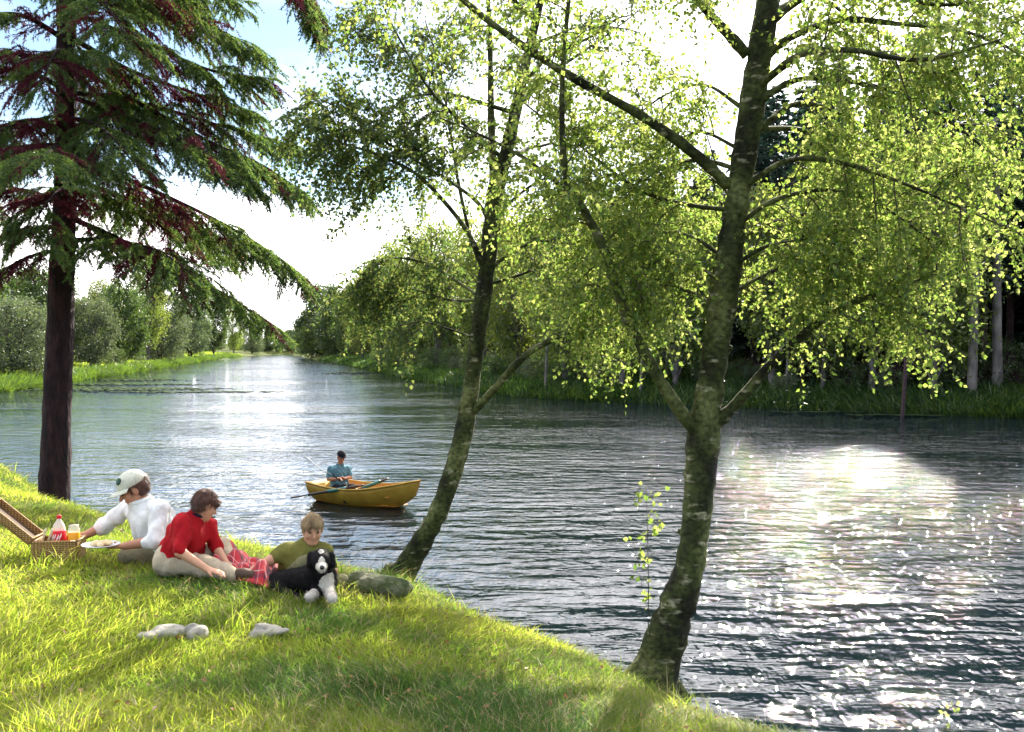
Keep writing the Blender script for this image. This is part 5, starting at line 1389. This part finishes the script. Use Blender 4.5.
g.build('lettering', pmat('white_print', [(.75, .75, .75), (.8, .8, .8)], 5, .5), lab)
g = MB(); lathe(g, bt + [0, 0, .281], [(.0155, 0), (.0165, .002), (.0165, .022), (.014, .026)]); g.build('cap', pmat('red_cap', [(.55, .01, .02), (.6, .015, .025)], 8, .35), be)
jt = bx_(.115, -.02, .02); je = empty('juice_jar', jt, 'clear jar of orange juice beside the bottle in the basket', 'jar')
g = MB(); lathe(g, jt, [(.0422, .187), (.042, .20), (.038, .215), (.034, .225), (.034, .24)]); g.build('glass', glassmat('clear_glass', (.93, .93, .88), .95), je)
g = MB(); lathe(g, jt, [(.036, 0), (.042, .006), (.042, .183), (.040, .186)]); g.build('juice', pmat('orange_juice', [(.80, .32, .01), (.85, .38, .015)], 6, .3), je)
for k, (dx, ry) in enumerate(((-.115, 18), (-.085, 22))):
    b0 = bx_(dx, -.06 + .02 * k, .08); d = unit([math.sin(R(ry)), -.1, math.cos(R(ry))])
    e = empty('wooden_spoon', b0, ('pale wooden utensil sticking out of the basket, nearer the lid', 'pale wooden utensil sticking out of the basket, nearer the bottle')[k], 'utensil')
    g = MB(); g.tube([b0, b0 + d * .10, b0 + d * .155, b0 + d * .175], [.007, .008, .013, .006], 8, ell=.6); g.build('handle', pmat('pale_wood', [(.55, .42, .26), (.70, .56, .38)], 9, .6), e)
pc = P(101, 545.5, DM - .36); pe = empty('plate', pc, 'white plate of food held low by the person in the pale cap', 'plate')
g = MB(); lathe(g, pc - [0, 0, .01], [(.06, 0), (.075, .002), (.13, .018), (.135, .022), (.13, .024), (.075, .008), (.02, .006)], 28); g.build('dish', pmat('white_china', [(.75, .75, .74), (.8, .8, .79)], 4, .25), pe)
for k in range(5):
    a = k * 1.26; g = Solid(); g.ell(pc + [.05 * math.cos(a), .05 * math.sin(a), .018], (.035, .028, .016), rotz(a), .01); g.build('food', pmat('bread', [(.62, .45, .22), (.72, .60, .40)], 30, .8, .003), pe, .006)
# tartan blanket
def tartan():
    m, nt, out = newmat('tartan_wool'); L = nt.links
    uv = nd(nt, 'ShaderNodeUVMap'); sx = nd(nt, 'ShaderNodeSeparateXYZ'); L.new(uv.outputs[0], sx.inputs[0])
    def stripes(sock):
        mu = nd(nt, 'ShaderNodeMath', operation='MULTIPLY'); L.new(sock, mu.inputs[0]); mu.inputs[1].default_value = 7
        fr = nd(nt, 'ShaderNodeMath', operation='FRACT'); L.new(mu.outputs[0], fr.inputs[0])
        return ramp(nt, [(0, (.40, .008, .018)), (.40, (.03, .012, .03)), (.58, (.40, .008, .018)), (.74, (.62, .50, .48)), (.79, (.40, .008, .018))], fr.outputs[0], 'CONSTANT').outputs[0]
    mx = nd(nt, 'ShaderNodeMix', data_type='RGBA'); mx.inputs[0].default_value = .5
    L.new(stripes(sx.outputs[0]), mx.inputs[6]); L.new(stripes(sx.outputs[1]), mx.inputs[7])
    bs = nd(nt, 'ShaderNodeBsdfPrincipled', i_Roughness=.95); L.new(mx.outputs[2], bs.inputs['Base Color']); bs.inputs['Sheen Weight'].default_value = .2; L.new(bs.outputs[0], out.inputs[0]); return m
BLK = [G(206, 578), G(268, 592), G(288, 577), G(218, 560)]
def blanket():
    n = 34; c = [x[:2] for x in BLK]; U, V_ = np.meshgrid(np.linspace(0, 1, n), np.linspace(0, 1, n))
    XY = (1 - V_)[..., None] * ((1 - U)[..., None] * c[0] + U[..., None] * c[1]) + V_[..., None] * ((1 - U)[..., None] * c[3] + U[..., None] * c[2])
    wr = .020 * np.sin(U * 17 + 3 * V_ * np.sin(U * 5)) + .022 * np.sin(V_ * 13 + U * 6) + .016 * np.sin((U - V_) * 24)
    mound = .13 * np.exp(-((U - .18) / .22) ** 2 - ((V_ - .45) / .3) ** 2) +   .035 * np.exp(-((U - .85) / .2) ** 2 - ((V_ - .35) / .3) ** 2)
    edge = np.minimum(np.minimum(U, 1 - U), np.minimum(V_, 1 - V_)); ed = sstep(0, .12, edge)
    Z = H(XY[..., 0], XY[..., 1]) + .035 + (.05 + wr + mound) * ed
    top = np.dstack([XY, Z]).reshape(-1, 3); bot = top - [0, 0, .012]; idx = np.arange(n * n).reshape(n, n); o = n * n
    q = [(idx[i, j], idx[i, j + 1], idx[i + 1, j + 1], idx[i + 1, j]) for i in range(n - 1) for j in range(n - 1)]; q2 = [tuple(o + x for x in reversed(f)) for f in q]
    b = [idx[0, j] for j in range(n)] + [idx[i, -1] for i in range(1, n)] + [idx[-1, j] for j in range(n - 2, -1, -1)] + [idx[i, 0] for i in range(n - 2, 0, -1)]
    rim = [(b[k], o + b[k], o + b[(k + 1) % len(b)], b[(k + 1) % len(b)]) for k in range(len(b))]
    me = np_mesh('blanket', np.vstack([top, bot]), None, q + q2 + rim, [tartan()], smooth=True)
    uv = me.uv_layers.new(name='uv'); vi = np.zeros(len(me.loops), np.int32); me.loops.foreach_get('vertex_index', vi); vi = vi % o
    uv.data.foreach_set('uv', np.stack([U.ravel()[vi], V_.ravel()[vi]], 1).astype(np.float32).ravel())
    tag(link('blanket', me), 'crumpled red tartan blanket on the grass between two of the seated people', 'blanket')
blanket()
# ------------------------------------------------------------------ rocks
def rock(name, label, c, r, rz, mat, seed, amp=.16, h=.012):
    v_r = np.random.default_rng(seed); S = Solid(); c = np.asarray(c, float); rot = rotz(rz)
    S.ell(c, r, rot, .03)
    for k in range(5): S.ell(c + rot @ (v_r.normal(size=3) * np.array(r) * .38), np.array(r) * (.5 + .2 * v_r.random()), rot @ rotx(v_r.normal() * .3) @ roty(v_r.normal() * .3), .02)
    v, q = S.mesh(h, (min(r) * amp, 2.2 / max(r), seed))
    tag(link(name, np_mesh(name, v, None, q, [mat], smooth=True)), label, 'rock')
M_STONE = pmat('pale_stone', [(.16, .15, .12), (.34, .32, .28), (.21, .19, .15)], 14, .9, .012, 45)
def mossy():
    m = pmat('mossy_stone', [(.018, .035, .010), (.045, .062, .018), (.17, .165, .11)], 5, .95, .035, 22); return m
gr = G(374, 602); d_ = gr[1] + .22
rock('boulder', 'low mossy boulder in the grass beside the dog at the foot of the leaning birch', P(376, 588, d_), (.29, .19, .115), .1, mossy(), 8, .36)
for px, py, r, lab, sd_n in ((171, 634, (.085, .06, .022), 'leftmost of the three pale flat stones in the grass', 1), (197, 636.5, (.055, .05, .032), 'middle pale stone in the grass, rounder and higher than its neighbours', 2), (266, 634, (.07, .05, .022), 'rightmost of the three pale flat stones in the grass', 3)):
    g_ = G(px, py + 5); rock('stone', lab, P(px, py - 2, g_[1] + .04), (r[0] * 1.18, r[1] * 1.25, r[2] * 1.55), .2 * sd_n, M_STONE, sd_n, .20, .005)
# ------------------------------------------------------------------ small plants and midges
def stem_plant(name, label, cat, base, top, nl, size, r0, mats, sub=6):
    global rng
    rng = np.random.default_rng(int(abs(base[0]) * 1000) % 977)
    e = empty(name, base, label, cat)
    tp = spline([base, base * .5 + top * .5 + np.array([.01, 0, 0]), top], 8); g = MB(); g.tube(tp, np.linspace(r0, r0 * .3, len(tp)), 6); g.build('stem', M_TWIG, e)
    fo = Foliage(); leafy_limb(fo, tp, .35, sub, .16, 3, .10, .05, size, .1, .0015); c = MB(); fo.mesh_into(c, 0); w = fo.wood; c.add(np.vstack(w.v), None, np.concatenate(w.q), 1); c.build('foliage', mats, e)
gs = G(652, 672); stem_plant('birch_sapling', 'thin young sapling with a few yellow leaves beside the foot of the forked birch', 'sapling', P(648, 664, 7.62), P(646, 482, 7.66), 40, .045, .005, [M_BLEAF, M_TWIG], 9)
for px, py, t, lab in ((946, 716, 706, 'small sprig of leaves just above the water at the lower right'),):
    d = CAMZ * 1000 / (py - HOR + 10); stem_plant('water_plant', lab, 'plant', P(px, py + 10, d), P(px + 3, t, d), 8, .05, .004, [M_BLEAF, M_TWIG], 2)
M_WING = pmat('midge_wing', [(.75, .75, .72), (.85, .85, .8)], 30, .3); r = np.random.default_rng(9)
for k in range(24):
    px, py = 722 + 110 * r.random(), 355 + 60 * r.random(); d = 4.2 + 2.6 * r.random(); c = P(px, py, d); a = r.random() * 6
    g = MB(); u = np.array([math.cos(a), math.sin(a), .2]); g.tube([c - u * .004, c, c + u * .004], [.0008, .0014, .0006], 5, m=1)
    for sg in (-1, 1):
        wv = unit(np.cross(u, [0, 0, 1])) * sg; g.tube([c, c + wv * .004 + [0, 0, .002], c + wv * .0085 + [0, 0, .004]], [.0008, .0026, .0006], 6, ell=.15)
    tag(g.build('midge', [M_WING, M_DARKBARK]), 'tiny pale midge glinting in the air beside the forked birch', 'insect', 'midges hovering by the forked birch')
